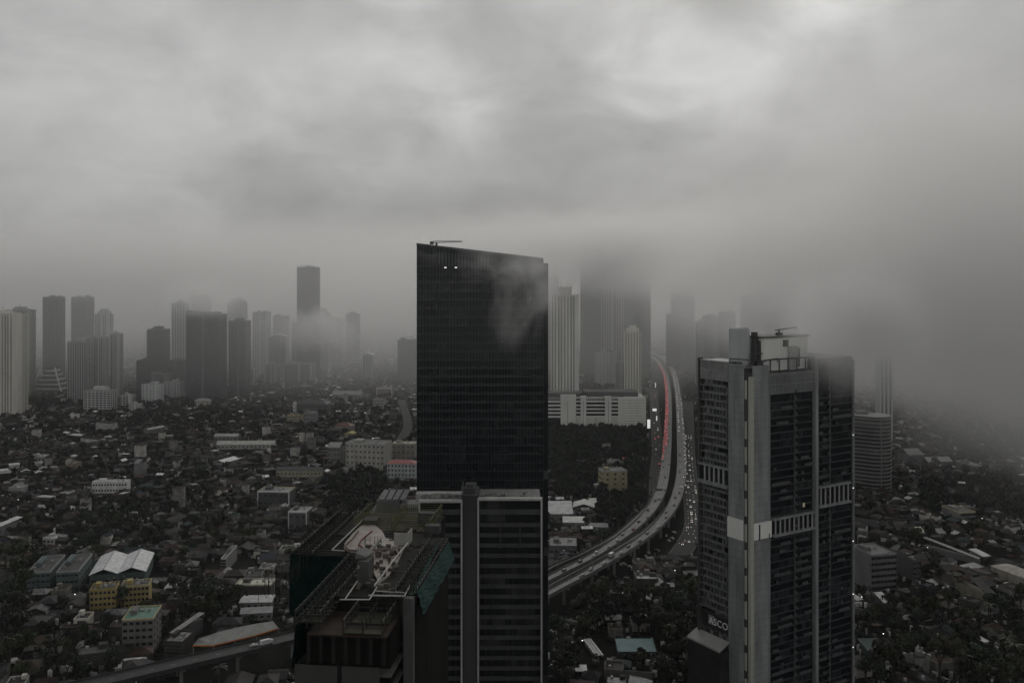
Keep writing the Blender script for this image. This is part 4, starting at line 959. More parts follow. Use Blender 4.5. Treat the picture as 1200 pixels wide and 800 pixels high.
# ------------------------------------------------------------------ mid-rise buildings in the sprawl, every window its own part
def frame_pane(w, h):
    a = MB(); t = .14
    a.box(-w / 2 - t, w / 2 + t, -.12, .02, -h / 2 - t, -h / 2).box(-w / 2 - t, w / 2 + t, -.12, .02, h / 2, h / 2 + t).box(-w / 2 - t, -w / 2, -.12, .02, -h / 2, h / 2).box(w / 2, w / 2 + t, -.12, .02, -h / 2, h / 2)
    p = MB().box(-w / 2, w / 2, -.05, .01, -h / 2, h / 2)
    return a.mesh('window', window_grey), p.mesh('pane', window_dark)
WINM = {}
def block(name, label, px0, px1, pyt, pyb, depth=12, yaw=-6, col=(.3, .3, .3), nx=5, nz=3, roof='flat', roofcol=(.1, .1, .1), win=(1.6, 1.5), cat='building', land=None, wy=0, parapet=None, trim=None, over=.6):
    yaw = R(yaw); d = F * H / (pyb - HZ); x, y, w = fit(px0, px1, d, depth, yaw); h = H - (pyt - HZ) / F * d
    root = empty(name, (x, y, 0), yaw, label, cat); FOOT.append((x + w / 2, y + depth / 2, max(w, depth) * .6))
    if land: LAND.append((land, x + w / 2, y))
    wmat = mat('paint_%d_%d_%d' % tuple(int(c * 200) for c in col), col, .85, .3, .3, streak=True)
    rmat = mat('roofing_%d_%d_%d' % tuple(int(c * 200) for c in roofcol), roofcol, .6, .35, .3)
    wm2 = MB().box(0, w, 0, depth, 0, h)
    fh = h / max(nz, 1)
    for k in range(1, nz): wm2.box(-.15, w + .15, -.15, depth + .15, k * fh - .15, k * fh + .1)
    wm2.build('wall', wmat, root)
    if nx and nz:
        key = (win,)
        if key not in WINM: WINM[key] = frame_pane(*win)
        for k in range(nz):
            for i in range(nx):
                o = link('window', WINM[key][0], root); o.location = ((i + .5) * w / nx, -.02, (k + .52) * fh)
                q = link('pane', WINM[key][1], o)
        sgn = 1 if (px0 + px1) / 2 < 650 else 0
        for k in range(nz if wy else 0):
            for i in range(wy):
                o = link('window', WINM[key][0], root); o.location = (w + .02 if sgn else -.02, (i + .5) * depth / wy, (k + .52) * fh); o.rotation_euler = (0, 0, R(90 if sgn else -90))
                q = link('pane', WINM[key][1], o)
    r_ = MB(); e = over
    if roof == 'flat':
        r_.box(.3, w - .3, .3, depth - .3, h + .02, h + .12); pm = MB()
        for b in ((-.1, w + .1, -.1, .25), (-.1, w + .1, depth - .25, depth + .1), (-.1, .25, .26, depth - .26), (w - .25, w + .1, .26, depth - .26)): pm.box(b[0], b[1], b[2], b[3], h - .2, h + .9)
        pm.build('parapet', mat('parapet_%d' % int((parapet or col)[0] * 200), parapet or col, .8, .3, .3), root)
        tk = MB(); tk.tube((w * .7, depth * .6, h + .1), (w * .7, depth * .6, h + 2), .9, .9, 8); tk.build('water_tank', steel, root)
        MB().box(w * .15, w * .35, depth * .4, depth * .8, h + .12, h + 2.6).build('stair_head', wmat, root)
    elif roof == 'gable':   # ridge along x
        rh = depth * .22
        r_.prism([(-e, -e), (w + e, -e), (w + e, depth / 2), (-e, depth / 2)], [h - .1, h - .1, h + rh - .1, h + rh - .1], [h + .2, h + .2, h + rh + .2, h + rh + .2])
        r_.prism([(-e, depth / 2), (w + e, depth / 2), (w + e, depth + e), (-e, depth + e)], [h + rh - .1, h + rh - .1, h - .1, h - .1], [h + rh + .2, h + rh + .2, h + .2, h + .2])
    elif roof == 'gabley':  # ridge along y
        rh = w * .16
        r_.prism([(-e, -e), (w / 2, -e), (w / 2, depth + e), (-e, depth + e)], [h - .1, h + rh - .1, h + rh - .1, h - .1], [h + .2, h + rh + .2, h + rh + .2, h + .2])
        r_.prism([(w / 2, -e), (w + e, -e), (w + e, depth + e), (w / 2, depth + e)], [h + rh - .1, h - .1, h - .1, h + rh - .1], [h + rh + .2, h + .2, h + .2, h + rh + .2])
        MB().prism([(0, .01), (w, .01), (w, .2), (0, .2)], h, h + .1).build('gable_sill', wmat, root)
    elif roof == 'double':
        for a0 in (0, w / 2):
            w2 = w / 2; rh = w2 * .2
            r_.prism([(a0 - (e if a0 == 0 else 0), -e), (a0 + w2 / 2, -e), (a0 + w2 / 2, depth + e), (a0 - (e if a0 == 0 else 0), depth + e)], [h, h + rh, h + rh, h], [h + .3, h + rh + .3, h + rh + .3, h + .3])
            r_.prism([(a0 + w2 / 2, -e), (a0 + w2 + (e if a0 else 0), -e), (a0 + w2 + (e if a0 else 0), depth + e), (a0 + w2 / 2, depth + e)], [h + rh, h, h, h + rh], [h + rh + .3, h + .3, h + .3, h + rh + .3])
        MB().box(w / 4 - .3, w / 4 + .3, 0, depth, h + w / 2 * .2 + .31, h + w / 2 * .2 + .55).box(w * .75 - .3, w * .75 + .3, 0, depth, h + w / 2 * .2 + .31, h + w / 2 * .2 + .55).build('ridge_cap', steel, root)
    elif roof == 'hip':
        rh = min(w, depth) * .25; a = min(w, depth) / 2; k = len(r_.v)
        r_.v += [(-e, -e, h), (w + e, -e, h), (w + e, depth + e, h), (-e, depth + e, h), (a, depth / 2, h + rh), (max(w - a, a + .1), depth / 2, h + rh)]
        r_.f += [(0, 1, 5, 4), (1, 2, 5), (2, 3, 4, 5), (3, 0, 4), (3, 2, 1, 0)]
    elif roof == 'shed':
        r_.prism([(-e, -e), (w + e, -e), (w + e, depth + e), (-e, depth + e)], [h, h, h + depth * .12, h + depth * .12], [h + .3, h + .3, h + depth * .12 + .3, h + depth * .12 + .3])
    r_.build('roof', rmat, root)
    kr = random.Random(int(px0 * 13 + pyt)); ac = MB()
    for _ in range(kr.randint(3, 8)):
        a_ = kr.uniform(.1, .9) * w; b_ = kr.uniform(.15, .85) * depth; s_ = kr.uniform(.3, 1.1); zt_ = h if roof == 'flat' else h * kr.uniform(.2, .8)
        if roof == 'flat': ac.box(a_ - s_, a_ + s_, b_ - s_ * .6, b_ + s_ * .6, zt_ + .13, zt_ + .13 + kr.uniform(.5, 1.6))
        else: ac.box(a_ - .5, a_ + .5, -.75, -.16, zt_, zt_ + .7)
    ac.build('air_conditioner', steel, root)['kind'] = 'stuff'
    if trim:
        t_ = MB(); t_.box(-.3, .5, -.4, .3, 0, h + 1).box(w - .5, w + .3, -.4, .3, 0, h + 1).box(.5, w - .5, -.4, .3, h - .4, h + 1)
        t_.build('white_trim', mat('trim', trim, .7, .25, .3), root)
    return root, w, h, d
W_ = (.62, .62, .60); PL = (.40, .40, .39); DG = (.07, .07, .07); SLT = (.09, .088, .085)
# left lower field
block('apartment_building', 'yellow four storey apartment building in front of the double gabled warehouse, left part', 105, 140, 692, 719, 14, 13, (.34, .27, .11), 6, 4, 'flat', (.09, .085, .06), (1.5, 1.5), 'apartment building', 'the yellow flats')
block('apartment_building', 'yellow four storey apartment building in front of the double gabled warehouse, right part', 141.5, 178, 688, 713, 13, 13, (.36, .29, .13), 7, 4, 'flat', (.09, .085, .06), (1.5, 1.5), 'apartment building', parapet=(.45, .4, .25))
block('warehouse', 'big warehouse with two white gabled roofs side by side', 105, 180, 674, 691, 46, 14, (.07, .10, .10), 8, 1, 'double', (.62, .62, .63), (2.2, 2.6), 'warehouse', 'the gabled warehouse')
block('school_building', 'long grey green building with dark roof and pale gutters, left one of two', 31, 76, 672, 693, 40, 12, (.10, .135, .135), 5, 3, 'flat', (.05, .048, .045), (2.2, 1.3), 'building', 'the left teal hall', 6, (.3, .32, .32))
block('school_building', 'long grey green building with dark roof and pale gutters, right one of two', 66, 108, 671, 694, 42, 12, (.10, .135, .135), 5, 3, 'flat', (.05, .048, .045), (2.2, 1.3), 'building', 'the right teal hall', 6, (.3, .32, .32))
block('apartment_building', 'grey apartment building with green tiled roof corner and white parapet by the elevated road', 143, 189, 727, 768, 22, 9, (.16, .155, .15), 5, 5, 'flat', (.13, .24, .19), (2.3, 1.6), 'apartment building', 'the green topped flats', 3, (.45, .45, .44))
block('building_shell', 'dark ribbed building shell beside the elevated road', 192, 228, 752, 777, 16, -6, (.05, .045, .042), 9, 3, 'flat', (.2, .2, .19), (1.0, 1.8), 'building')
block('workshop', 'workshop under a pale angled sheet roof right of the dark building shell', 200, 230, 741, 757, 26, -20, (.10, .10, .10), 3, 1, 'shed', (.30, .29, .28), (2, 1.5), 'workshop')
block('white_villa', 'white villa with jagged roof terraces, left lower field', 50, 79, 631, 642, 12, -10, (.42, .42, .41), 4, 2, 'flat', (.5, .5, .49), (1.6, 1.4), 'villa', 'the white villa')
block('hall', 'pale round shouldered hall at the left edge', -6, 25, 616, 628, 22, -20, (.22, .22, .22), 4, 1, 'shed', (.60, .60, .58), (2, 1.6), 'hall')
block('shop_house', 'small building with cream awning roof, the wider one near the netted tower', 276, 323, 686, 702, 13, 2, (.10, .095, .085), 6, 2, 'flat', (.55, .53, .45), (1.6, 1.2), 'shop house', 'the cream awning', 0, (.56, .54, .46))
block('shop_house', 'low building with white sloped roof panels below the cream awning building', 281, 321, 706, 715, 10, 4, (.2, .2, .2), 5, 1, 'shed', (.50, .50, .50), (1.6, 1.2), 'shop house')
block('shop_house', 'long low building with grey gutters just behind the curved canopy', 282, 320, 719, 728, 10, 8, (.22, .22, .22), 5, 1, 'gable', (.35, .35, .35), (1.6, 1.2), 'shop house')
block('shop_house', 'house with a pale terrace roof above the cream awning building', 303, 324, 667, 677, 12, 2, (.20, .19, .17), 3, 2, 'flat', (.38, .37, .34), (1.5, 1.2), 'shop house', None, 0, (.38, .37, .33))
block('row_house', 'narrow row of houses with white balcony edges climbing away from the viewer', 259, 276, 655, 672, 34, 2, (.22, .215, .21), 3, 5, 'flat', (.10, .1, .1), (2.2, 1.2), 'row house', 'the narrow row house', 0, (.5, .5, .5))
# middle left
block('framed_building', 'dark building outlined by a bright white portal frame', 302, 346, 576, 594, 20, -4, (.08, .08, .082), 6, 2, 'flat', (.22, .22, .22), (2, 1.6), 'building', 'the white portal building', 0, (.45, .45, .45), (.60, .60, .59))
block('framed_building', 'smaller dark building with white right edge near the netted tower', 338, 366, 600, 622, 18, -4, (.10, .10, .10), 3, 2, 'flat', (.25, .25, .25), (2, 1.6), 'building', None, 0, (.5, .5, .49), (.45, .45, .44))
block('apartment_building', 'long cream apartment block with rows of dark windows left of the black glass tower', 405, 459, 519, 551, 24, -12, (.36, .35, .32), 9, 5, 'flat', (.10, .1, .1), (1.8, 1.6), 'apartment building', 'the long cream apartment block', 0, (.4, .4, .38))
block('apartment_building', 'dark narrow apartment block against the left end of the long cream block', 384, 404, 524, 547, 20, -8, (.17, .17, .16), 4, 4, 'gable', (.28, .28, .27), (1.6, 1.4), 'apartment building')
block('apartment_building', 'pink roofed white building with green arched windows beside the black glass tower', 453.5, 489, 543, 564, 14, -4, (.36, .38, .385), 8, 4, 'hip', (.34, .14, .13), (1.5, 1.7), 'apartment building', 'the pink roofed building')
block('apartment_building', 'pale block behind the pink roofed building', 459, 489, 520, 540, 16, -4, (.24, .22, .20), 5, 3, 'flat', (.45, .45, .44), (1.6, 1.4), 'apartment building', None, 0, (.45, .45, .44))
block('shop_house', 'row of little houses with cream arched fronts under the cream block', 324, 379, 551, 559, 12, 0, (.36, .33, .26), 12, 1, 'gable', (.07, .07, .07), (1.3, 1.6), 'shop house')
block('house_row', 'cream house with a yellow gable in the middle field', 404, 417, 508, 516, 14, -10, (.42, .40, .30), 3, 2, 'gabley', (.33, .27, .05), (1.5, 1.3), 'house', 'the yellow gabled house')
block('villa', 'large villa under a wide dark red hipped roof behind the yellow gabled house', 392, 416, 499, 507, 18, -10, (.25, .24, .22), 5, 1, 'hip', (.13, .06, .045), (1.6, 1.4), 'villa')
block('warehouse', 'long warehouse with a pale roof, upper of the pair in the middle field', 251, 282, 511, 518, 12, -3, (.2, .2, .2), 6, 1, 'gable', (.34, .34, .33), (2, 1.6), 'warehouse')
block('warehouse', 'very long low warehouse with a pale ribbed roof in the middle field', 254, 324, 521, 526.5, 16, 3, (.35, .35, .34), 14, 1, 'gable', (.42, .41, .38), (2, 1.4), 'warehouse', 'the very long warehouse')
block('warehouse', 'white roofed hall with two offset gables left of the very long warehouse', 250, 280, 541, 549, 26, -22, (.2, .2, .2), 4, 1, 'gabley', (.68, .68, .66), (2, 1.6), 'hall', 'the white roofed hall')
block('warehouse', 'long grey roofed hall in the far middle field', 389, 427, 462, 469, 24, -6, (.2, .2, .2), 8, 1, 'gable', (.24, .25, .25), (2, 1.6), 'hall')
block('office_block', 'long dark green building with a white stair tower at its left end', 344, 388, 473, 484, 20, -8, (.09, .10, .095), 12, 2, 'hip', (.06, .065, .06), (1.8, 1.8), 'building', 'the long dark green building', 0, None, None)
block('office_block', 'white stair tower at the left end of the long dark green building', 343.5, 347.5, 472, 485, 8, -8, W_, 1, 3, 'flat', PL, (1.0, 2.0), 'building')
block('apartment_building', 'pale terrace of flats with vertical bays right of the long dark green building', 437, 452, 468, 481, 16, -8, (.32, .31, .29), 5, 4, 'flat', DG, (1.5, 1.6), 'apartment building', 'the pale terrace of flats')
block('apartment_building', 'dusty pink block with a white end wall in the far middle field', 441, 462, 455, 466, 18, -8, (.22, .18, .18), 5, 3, 'flat', (.2, .17, .17), (1.6, 1.6), 'apartment building', None, 0, None, (.5, .5, .5))
block('apartment_building', 'white fronted house with wide eaves below the fog wrapped slab', 228, 248, 469, 478, 12, -6, (.40, .38, .34), 5, 2, 'hip', (.30, .30, .29), (1.6, 1.5), 'apartment building')
block('apartment_building', 'cream pitched row in front of the long dark green building', 336, 356, 487, 496, 14, -6, (.34, .31, .25), 6, 3, 'flat', (.10, .1, .1), (1.5, 1.5), 'apartment building')
block('apartment_building', 'grey square house with pale balconies right of the cream pitched row', 356, 373, 484, 499, 16, -6, (.20, .20, .2), 4, 3, 'flat', (.3, .3, .3), (1.8, 1.5), 'apartment building')
block('school_building', 'wide white roofed low building in front of the black box tower', 168, 193, 503, 512, 30, -25, (.16, .16, .155), 6, 1, 'gabley', (.34, .335, .31), (2, 1.6), 'hall', 'the tan roofed hall')
block('white_ruin', 'ragged white building with many small openings in the left field', 108, 153, 565, 578, 10, 3, W_, 12, 2, 'flat', (.5, .5, .48), (1.4, 1.6), 'building', 'the ragged white building')
block('grey_block', 'windowless grey block with a slanted top in the left field', 157, 172, 543, 559, 16, -10, (.20, .20, .20), 0, 0, 'gable', (.2, .2, .2), cat='building', land='the windowless grey block')
block('brown_block', 'brown walled block left of the windowless grey block', 79, 96, 544, 552, 16, -4, (.21, .16, .125), 3, 1, 'flat', (.3, .3, .3), (1.6, 1.4), 'building')
block('villa', 'small white topped house with a bright wall in the upper left field', 80, 93, 486.5, 492, 12, 0, W_, 3, 1, 'flat', W_, (1.6, 1.4), 'villa')
block('villa', 'white topped villa far left of the ragged white building', 37, 58, 535, 541, 12, 0, (.4, .4, .4), 4, 1, 'flat', W_, (1.6, 1.4), 'villa')
block('villa', 'low house with a wide white terrace near the left edge', 10, 33, 572, 580, 14, 2, (.3, .3, .3), 4, 1, 'flat', (.42, .42, .42), (1.6, 1.4), 'villa')
# centre, between the black tower and the toll road
block('warehouse', 'white roofed warehouse touching the right side of the black glass tower', 636, 671, 602, 614, 34, 2, (.16, .16, .155), 6, 1, 'gable', (.60, .60, .60), (2, 1.8), 'warehouse', 'the central warehouse')
block('market_hall', 'hall with jagged white roof right of the central warehouse', 672, 697, 594, 602, 20, -6, (.17, .17, .17), 5, 1, 'gabley', (.52, .52, .50), (1.8, 1.6), 'hall')
block('market_hall', 'smaller hall with flat white roof behind the jagged one', 690, 711, 590, 597, 14, 10, (.2, .2, .19), 4, 1, 'shed', (.50, .50, .48), (1.8, 1.6), 'hall')
block('apartment_building', 'tall yellow walled apartment house among the dark trees by the toll road', 701, 735, 553, 583, 18, 12, (.30, .27, .17), 3, 5, 'flat', (.12, .12, .115), (2.0, 1.5), 'apartment building', 'the yellow walled house', 4, (.3, .3, .27))
block('apartment_building', 'low white topped house behind the yellow walled apartment house', 711, 727, 541, 550, 10, 5, (.35, .35, .34), 3, 2, 'flat', (.25, .25, .25), (1.8, 1.4), 'villa')
block('chapel', 'small building with a pink pyramid roof among the dark trees', 729, 737.5, 537.5, 543, 10, 5, (.25, .2, .18), 2, 1, 'hip', (.50, .16, .14), (1.4, 1.6), 'pavilion')
block('depot', 'flat dark depot roof left of the slip ramp', 644, 676, 640, 652, 26, -3, (.12, .12, .12), 6, 1, 'flat', (.14, .14, .135), (2, 1.8), 'depot', 'the dark depot')
block('shop_house', 'row of workshops with white roofs beside the slip ramp', 660, 690, 612, 620, 14, -3, (.2, .2, .2), 6, 1, 'shed', (.5, .5, .48), (1.8, 1.4), 'workshop')
block('shop_house', 'grey roofed workshop tucked beside the slip ramp', 690, 712, 617, 622, 10, -3, (.2, .2, .2), 4, 1, 'gable', (.3, .3, .3), (1.6, 1.2), 'workshop')
block('warehouse', 'long hall with a flat teal roof at the bottom centre', 722, 768, 763, 771, 14, 0, (.10, .12, .12), 8, 1, 'shed', (.10, .20, .20), (2, 1.4), 'hall', 'the teal roofed hall')
block('market_hall', 'hall with bright white ribbed roof panels left of the teal roofed hall', 685, 706, 768, 774, 24, 12, (.2, .2, .2), 4, 1, 'double', (.60, .60, .60), (1.6, 1.4), 'hall', 'the white ribbed hall')
block('shop_house', 'small house with a bright white slab roof above the bottom edge', 672, 687, 786, 790, 6, 0, (.3, .3, .3), 3, 1, 'shed', (.68, .68, .66), (1.4, 1.2), 'house')
block('shop_house', 'house with a white Z shaped roof under the toll road bend', 757, 769, 701, 706, 14, -30, (.2, .2, .2), 2, 1, 'gable', (.6, .6, .58), (1.4, 1.2), 'house')
# right
block('office_block', 'grey office block with wide glazed bands and white corner right of the hotel tower', 996, 1050, 651, 693, 26, 14, (.15, .155, .15), 8, 6, 'flat', (.14, .14, .14), (3.2, 1.9), 'office block', 'the grey office block', 0, (.25, .25, .25))
block('office_block', 'darker annex joined to the right end of the grey office block', 1050, 1078, 657, 681, 20, 14, (.09, .09, .09), 5, 4, 'flat', (.1, .1, .1), (2.6, 1.6), 'office block')
block('warehouse', 'small hall with a bright white gabled roof below the grey office block', 1014, 1043, 706, 713, 18, 20, (.10, .10, .10), 3, 1, 'gable', (.62, .62, .60), (1.8, 1.4), 'hall', 'the small white gabled hall')
block('warehouse', 'white roofed shed touching the right foot of the hotel tower', 990, 1010, 703, 709, 12, 20, (.12, .12, .12), 2, 1, 'shed', (.55, .55, .54), (1.8, 1.4), 'shed')
block('villa', 'big villa with a wide pale tan hipped roof at the right edge', 1161, 1222, 678, 690, 32, 18, (.30, .28, .25), 8, 2, 'hip', (.36, .33, .30), (1.8, 1.5), 'villa', 'the tan hipped villa')
block('villa', 'olive walled house with a dark gabled roof left of the tan hipped villa', 1119, 1165, 697, 711, 30, 16, (.22, .21, .16), 7, 2, 'gable', (.05, .048, .045), (1.6, 1.4), 'villa', 'the olive walled house')
block('warehouse', 'long pale roofed shed running away behind the olive walled house', 1083, 1118, 655, 662, 46, 32, (.15, .15, .15), 4, 1, 'shed', (.22, .22, .22), (1.6, 1.4), 'shed')
block('villa', 'house with a pair of white roof slabs on the right side', 1136, 1160, 652, 658, 14, 18, (.18, .18, .18), 4, 1, 'shed', (.50, .50, .50), (1.6, 1.4), 'villa')
block('villa', 'building with a ring of white parapet around a dark sunken roof', 1103, 1143, 601, 611, 26, 12, (.26, .26, .25), 10, 2, 'flat', (.05, .05, .05), (1.2, 2.6), 'building', 'the white ringed building', 0, (.45, .45, .44))
block('hall', 'hall under a curved cream roof right of the grey office block', 1066, 1088, 624, 630, 14, 14, (.12, .12, .12), 4, 1, 'gable', (.48, .45, .36), (1.6, 1.4), 'hall', 'the cream roofed hall')
block('hall', 'hall under a faint grey roof beside the cream roofed hall', 1089, 1108, 625, 630, 12, 14, (.12, .12, .12), 4, 1, 'gable', (.22, .22, .22), (1.6, 1.4), 'hall')
block('warehouse', 'long low warehouse with pale roof strips below the cloud bank, left one', 1078, 1116, 541, 546, 18, 6, (.15, .15, .15), 8, 1, 'gable', (.28, .28, .27), (1.6, 1.4), 'warehouse')
block('warehouse', 'wide low warehouse with a pale tray roof below the cloud bank, right one', 1120, 1151, 546, 553, 30, 12, (.16, .15, .14), 8, 1, 'flat', (.24, .24, .24), (1.6, 1.4), 'warehouse', 'the tray roofed warehouse', 0, (.3, .3, .3))
block('warehouse', 'dim warehouse right of the rounded banded block', 1052, 1082, 533, 545, 24, 8, (.12, .12, .12), 5, 2, 'gable', (.2, .2, .2), (1.6, 1.4), 'warehouse')
block('shop_house', 'small square house with a bright white flat roof at lower right', 1139, 1152, 752, 757, 9, 20, (.15, .15, .15), 2, 1, 'shed', (.66, .66, .65), (1.4, 1.2), 'house')
block('hall', 'long canopy edged by a bright white beam near the bottom right corner', 1124, 1160, 773, 779, 10, -10, (.1, .1, .1), 5, 1, 'flat', (.06, .06, .06), (1.4, 1.2), 'hall', None, 0, (.45, .45, .45))
block('hall', 'dim greenish tarpaulin roof right of the hotel tower foot', 1006, 1050, 765, 773, 16, 4, (.06, .08, .08), 5, 1, 'shed', (.05, .085, .08), (1.6, 1.2), 'hall')
# curved canopy beside the elevated road
cn = MB(); q0 = P(226, 757, 9); cvs = [(226, 756), (250, 756), (275, 750), (300, 744), (326, 736)]; up = [(233, 748), (255, 741), (280, 735), (300, 731), (320, 728)]
a = [P(*q, 9) for q in cvs]; b = [P(*q, 11) for q in up]
root = empty('curved_canopy', q0, 0, 'long curved grey canopy with an orange edge beside the elevated road', 'canopy')
for i in range(4):
    v = [a[i] - q0, a[i + 1] - q0, b[i + 1] - q0, b[i] - q0]
    cn.prism([(p.x, p.y) for p in v], [p.z for p in v], [p.z + .4 for p in v])
cn.build('roof', mat('canopy_grey', (.20, .20, .19), .6, .25, .2), root)
cn = MB()
for i in range(4): cn.bar(a[i] - q0 + Vector((0, -.3, 0)), a[i + 1] - q0 + Vector((0, -.3, 0)), .35, .7)
cn.build('orange_edge', mat('orange', (.50, .16, .03), .6, .2, .3), root)
for i in range(5):
    p = a[i] - q0; MB().tube((p.x, p.y + 1, -9), (p.x, p.y + 1, 0), .3, .3, 6).build('post', steel, root)
FOOT += [(a[i].x, a[i].y + 6, 16) for i in range(5)]
LAND.append(('the curved canopy', a[2].x, a[2].y))
LAND += [('the toll road', lineL[40].x, lineL[40].y), ('the toll road bend', lineR[34].x, lineR[34].y), ('the elevated road', lineV[12].x, lineV[12].y), ('the hotel tower', 120, 470)]

# ------------------------------------------------------------------ where small things may stand
roadpts = []
for ln, r_ in ((lineL, 12), (lineR, 12), (lineQ, 8), (lineM, 8), (lineV, 13), (STREET_R, 13), (STREET_L, 11), (STREET_B, 9)):
    for p, q in zip(ln, ln[1:]):
        n = max(1, int((q - p).length / 8))
        for i in range(n): c_ = p + (q - p) * (i / n); roadpts.append((c_.x, c_.y, r_))
BLK = {}
CELL = 60
for x, y, r_ in roadpts + FOOT:
    for i in range(int((x - r_) // CELL), int((x + r_) // CELL) + 1):
        for j in range(int((y - r_) // CELL), int((y + r_) // CELL) + 1): BLK.setdefault((i, j), []).append((x, y, r_))
def free(x, y, m=5):
    for a, b, r_ in BLK.get((int(x // CELL), int(y // CELL)), ()):
        if (x - a) ** 2 + (y - b) ** 2 < (r_ + m) ** 2: return False
    return True
def hidden(px, py):
    """behind one of the big foreground towers"""
    return (486 < px < 645) or (436 < px < 640 and py > 605) or (350 < px < 530 and py > 640 and px > 395 - (py - 640) * .2 ) or (336 < px < 530 and py > 665) or (820 < px < 1003) 
ZONES = [((640, 504, 772, 540), .96), ((735, 540, 775, 650), .97), ((650, 545, 700, 585), .85), ((700, 575, 770, 640), .95), ((804, 440, 830, 540), .9), ((640, 690, 822, 738), .8), ((90, 585, 200, 640), .65), ((190, 555, 300, 600), .4),
         ((398, 545, 452, 600), .8), ((440, 500, 490, 520), .5), ((1080, 560, 1200, 600), .8), ((1100, 500, 1200, 540), .7), ((420, 425, 490, 455), .6), ((0, 650, 30, 800), .75), ((0, 725, 140, 800), .6), ((1040, 700, 1130, 760), .7), ((1003, 715, 1200, 800), .72), ((150, 475, 280, 500), .5),
         ((380, 560, 440, 600), .85), ((640, 540, 700, 560), .6), ((30, 460, 100, 475), .8), ((200, 690, 280, 745), .75), ((135, 460, 260, 480), .6), ((640, 740, 680, 800), .8), ((770, 700, 822, 800), .75)]
def treeiness(px, py):
    for (a, b, c_, e), v in ZONES:
        if a <= px <= c_ and b <= py <= e: return v
    return .19
def district(x, y):
    i, j = int(math.floor(x / 170)), int(math.floor(y / 190)); return random.Random(i * 92821 + j * 689287 + 5).uniform(-.7, .7)
ROOFS_ = [((.027, .023, .021), 'dark brown', 27), ((.042, .021, .016), 'dark red tiled', 15), ((.025, .025, .027), 'charcoal', 22), ((.055, .054, .053), 'grey', 12), ((.05, .031, .020), 'rusty brown', 9), ((.13, .13, .13), 'light grey', 4), ((.34, .34, .33), 'pale', 3.2), ((.66, .66, .65), 'bright white', 3.0), ((.025, .045, .042), 'dull green', 3), ((.026, .032, .05), 'dull blue', 2)]
ROOFS = [(tuple(c * (.8 if r_[0][1] < .1 else 1) for c in r_[0]), r_[1], r_[2]) for r_ in ROOFS_]
rw = [r_[2] for r_ in ROOFS]
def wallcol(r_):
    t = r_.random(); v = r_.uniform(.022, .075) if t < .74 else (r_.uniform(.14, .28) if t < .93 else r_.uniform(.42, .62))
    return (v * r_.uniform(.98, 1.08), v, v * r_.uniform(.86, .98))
sites = []; hr = random.Random(21)
y = 500.0
while y < 3300:
    sp_y = 12.5 if y < 700 else (10.3 if y < 1400 else 10.3 + (y - 1400) * .005)
    half = .56 * y + 20; x = -half + hr.uniform(0, 6)
    while x < half:
        sites.append((x + hr.uniform(-3.4, 3.4), y + hr.uniform(-3.5, 3.5))); x += sp_y * hr.uniform(.85, 1.25)
    y += sp_y
near_h, near_t, far_h, far_t = [], [], [], []
for x, y in sites:
    px, py = pix((x, y, 4))
    if not (-25 < px < 1225): continue
    if not free(x, y): 
        continue
    ti = treeiness(px, py)
    is_tree = hr.random() < ti
    hid = hidden(px, py)
    if is_tree: (far_t if (len(near_t) >= 296 or hid or py > 812) else near_t).append((x, y)) if not (hid and y < 800) else None
    else: (far_h if (len(near_h) >= 296 or hid or py > 812) else near_h).append((x, y)) if not (hid and y < 800) else None
HOUSE_NEAR_END = near_h[-1][1] if near_h else 0

# ---- labels for small things: look, nearest landmark, side, and rank there
ORD = ['', 'second ', 'third ', 'fourth ', 'fifth ', 'sixth ', 'seventh ', 'eighth ', 'ninth ', 'tenth ', 'eleventh ', 'twelfth ', 'thirteenth ', 'fourteenth ', 'fifteenth ', 'sixteenth ', 'seventeenth ', 'eighteenth ', 'nineteenth ', 'twentieth ']
def place_words(items):
    """items: (look, x, y); gives each a label that is true of it alone"""
    keyed = {}
    for i, (look, x, y) in enumerate(items):
        nm, lx, ly = min(LAND, key=lambda l: (l[1] - x) ** 2 + ((l[2] - y) * .6) ** 2)
        dx, dy = x - lx, y - ly
        side = ('right of' if dx > 0 else 'left of') if abs(dx) > abs(dy) * .8 else ('behind' if dy > 0 else 'in front of')
        keyed.setdefault((look, nm, side), []).append((math.hypot(dx, dy), i))
    out = [None] * len(items)
    for (look, nm, side), l in keyed.items():
        l.sort()
        for k, (_, i) in enumerate(l):
            if len(l) == 1: out[i] = '%s %s %s' % (look, side, nm)
            else: out[i] = '%s, %snearest %s %s' % (look, ORD[min(k, 19)], side, nm)
    return out

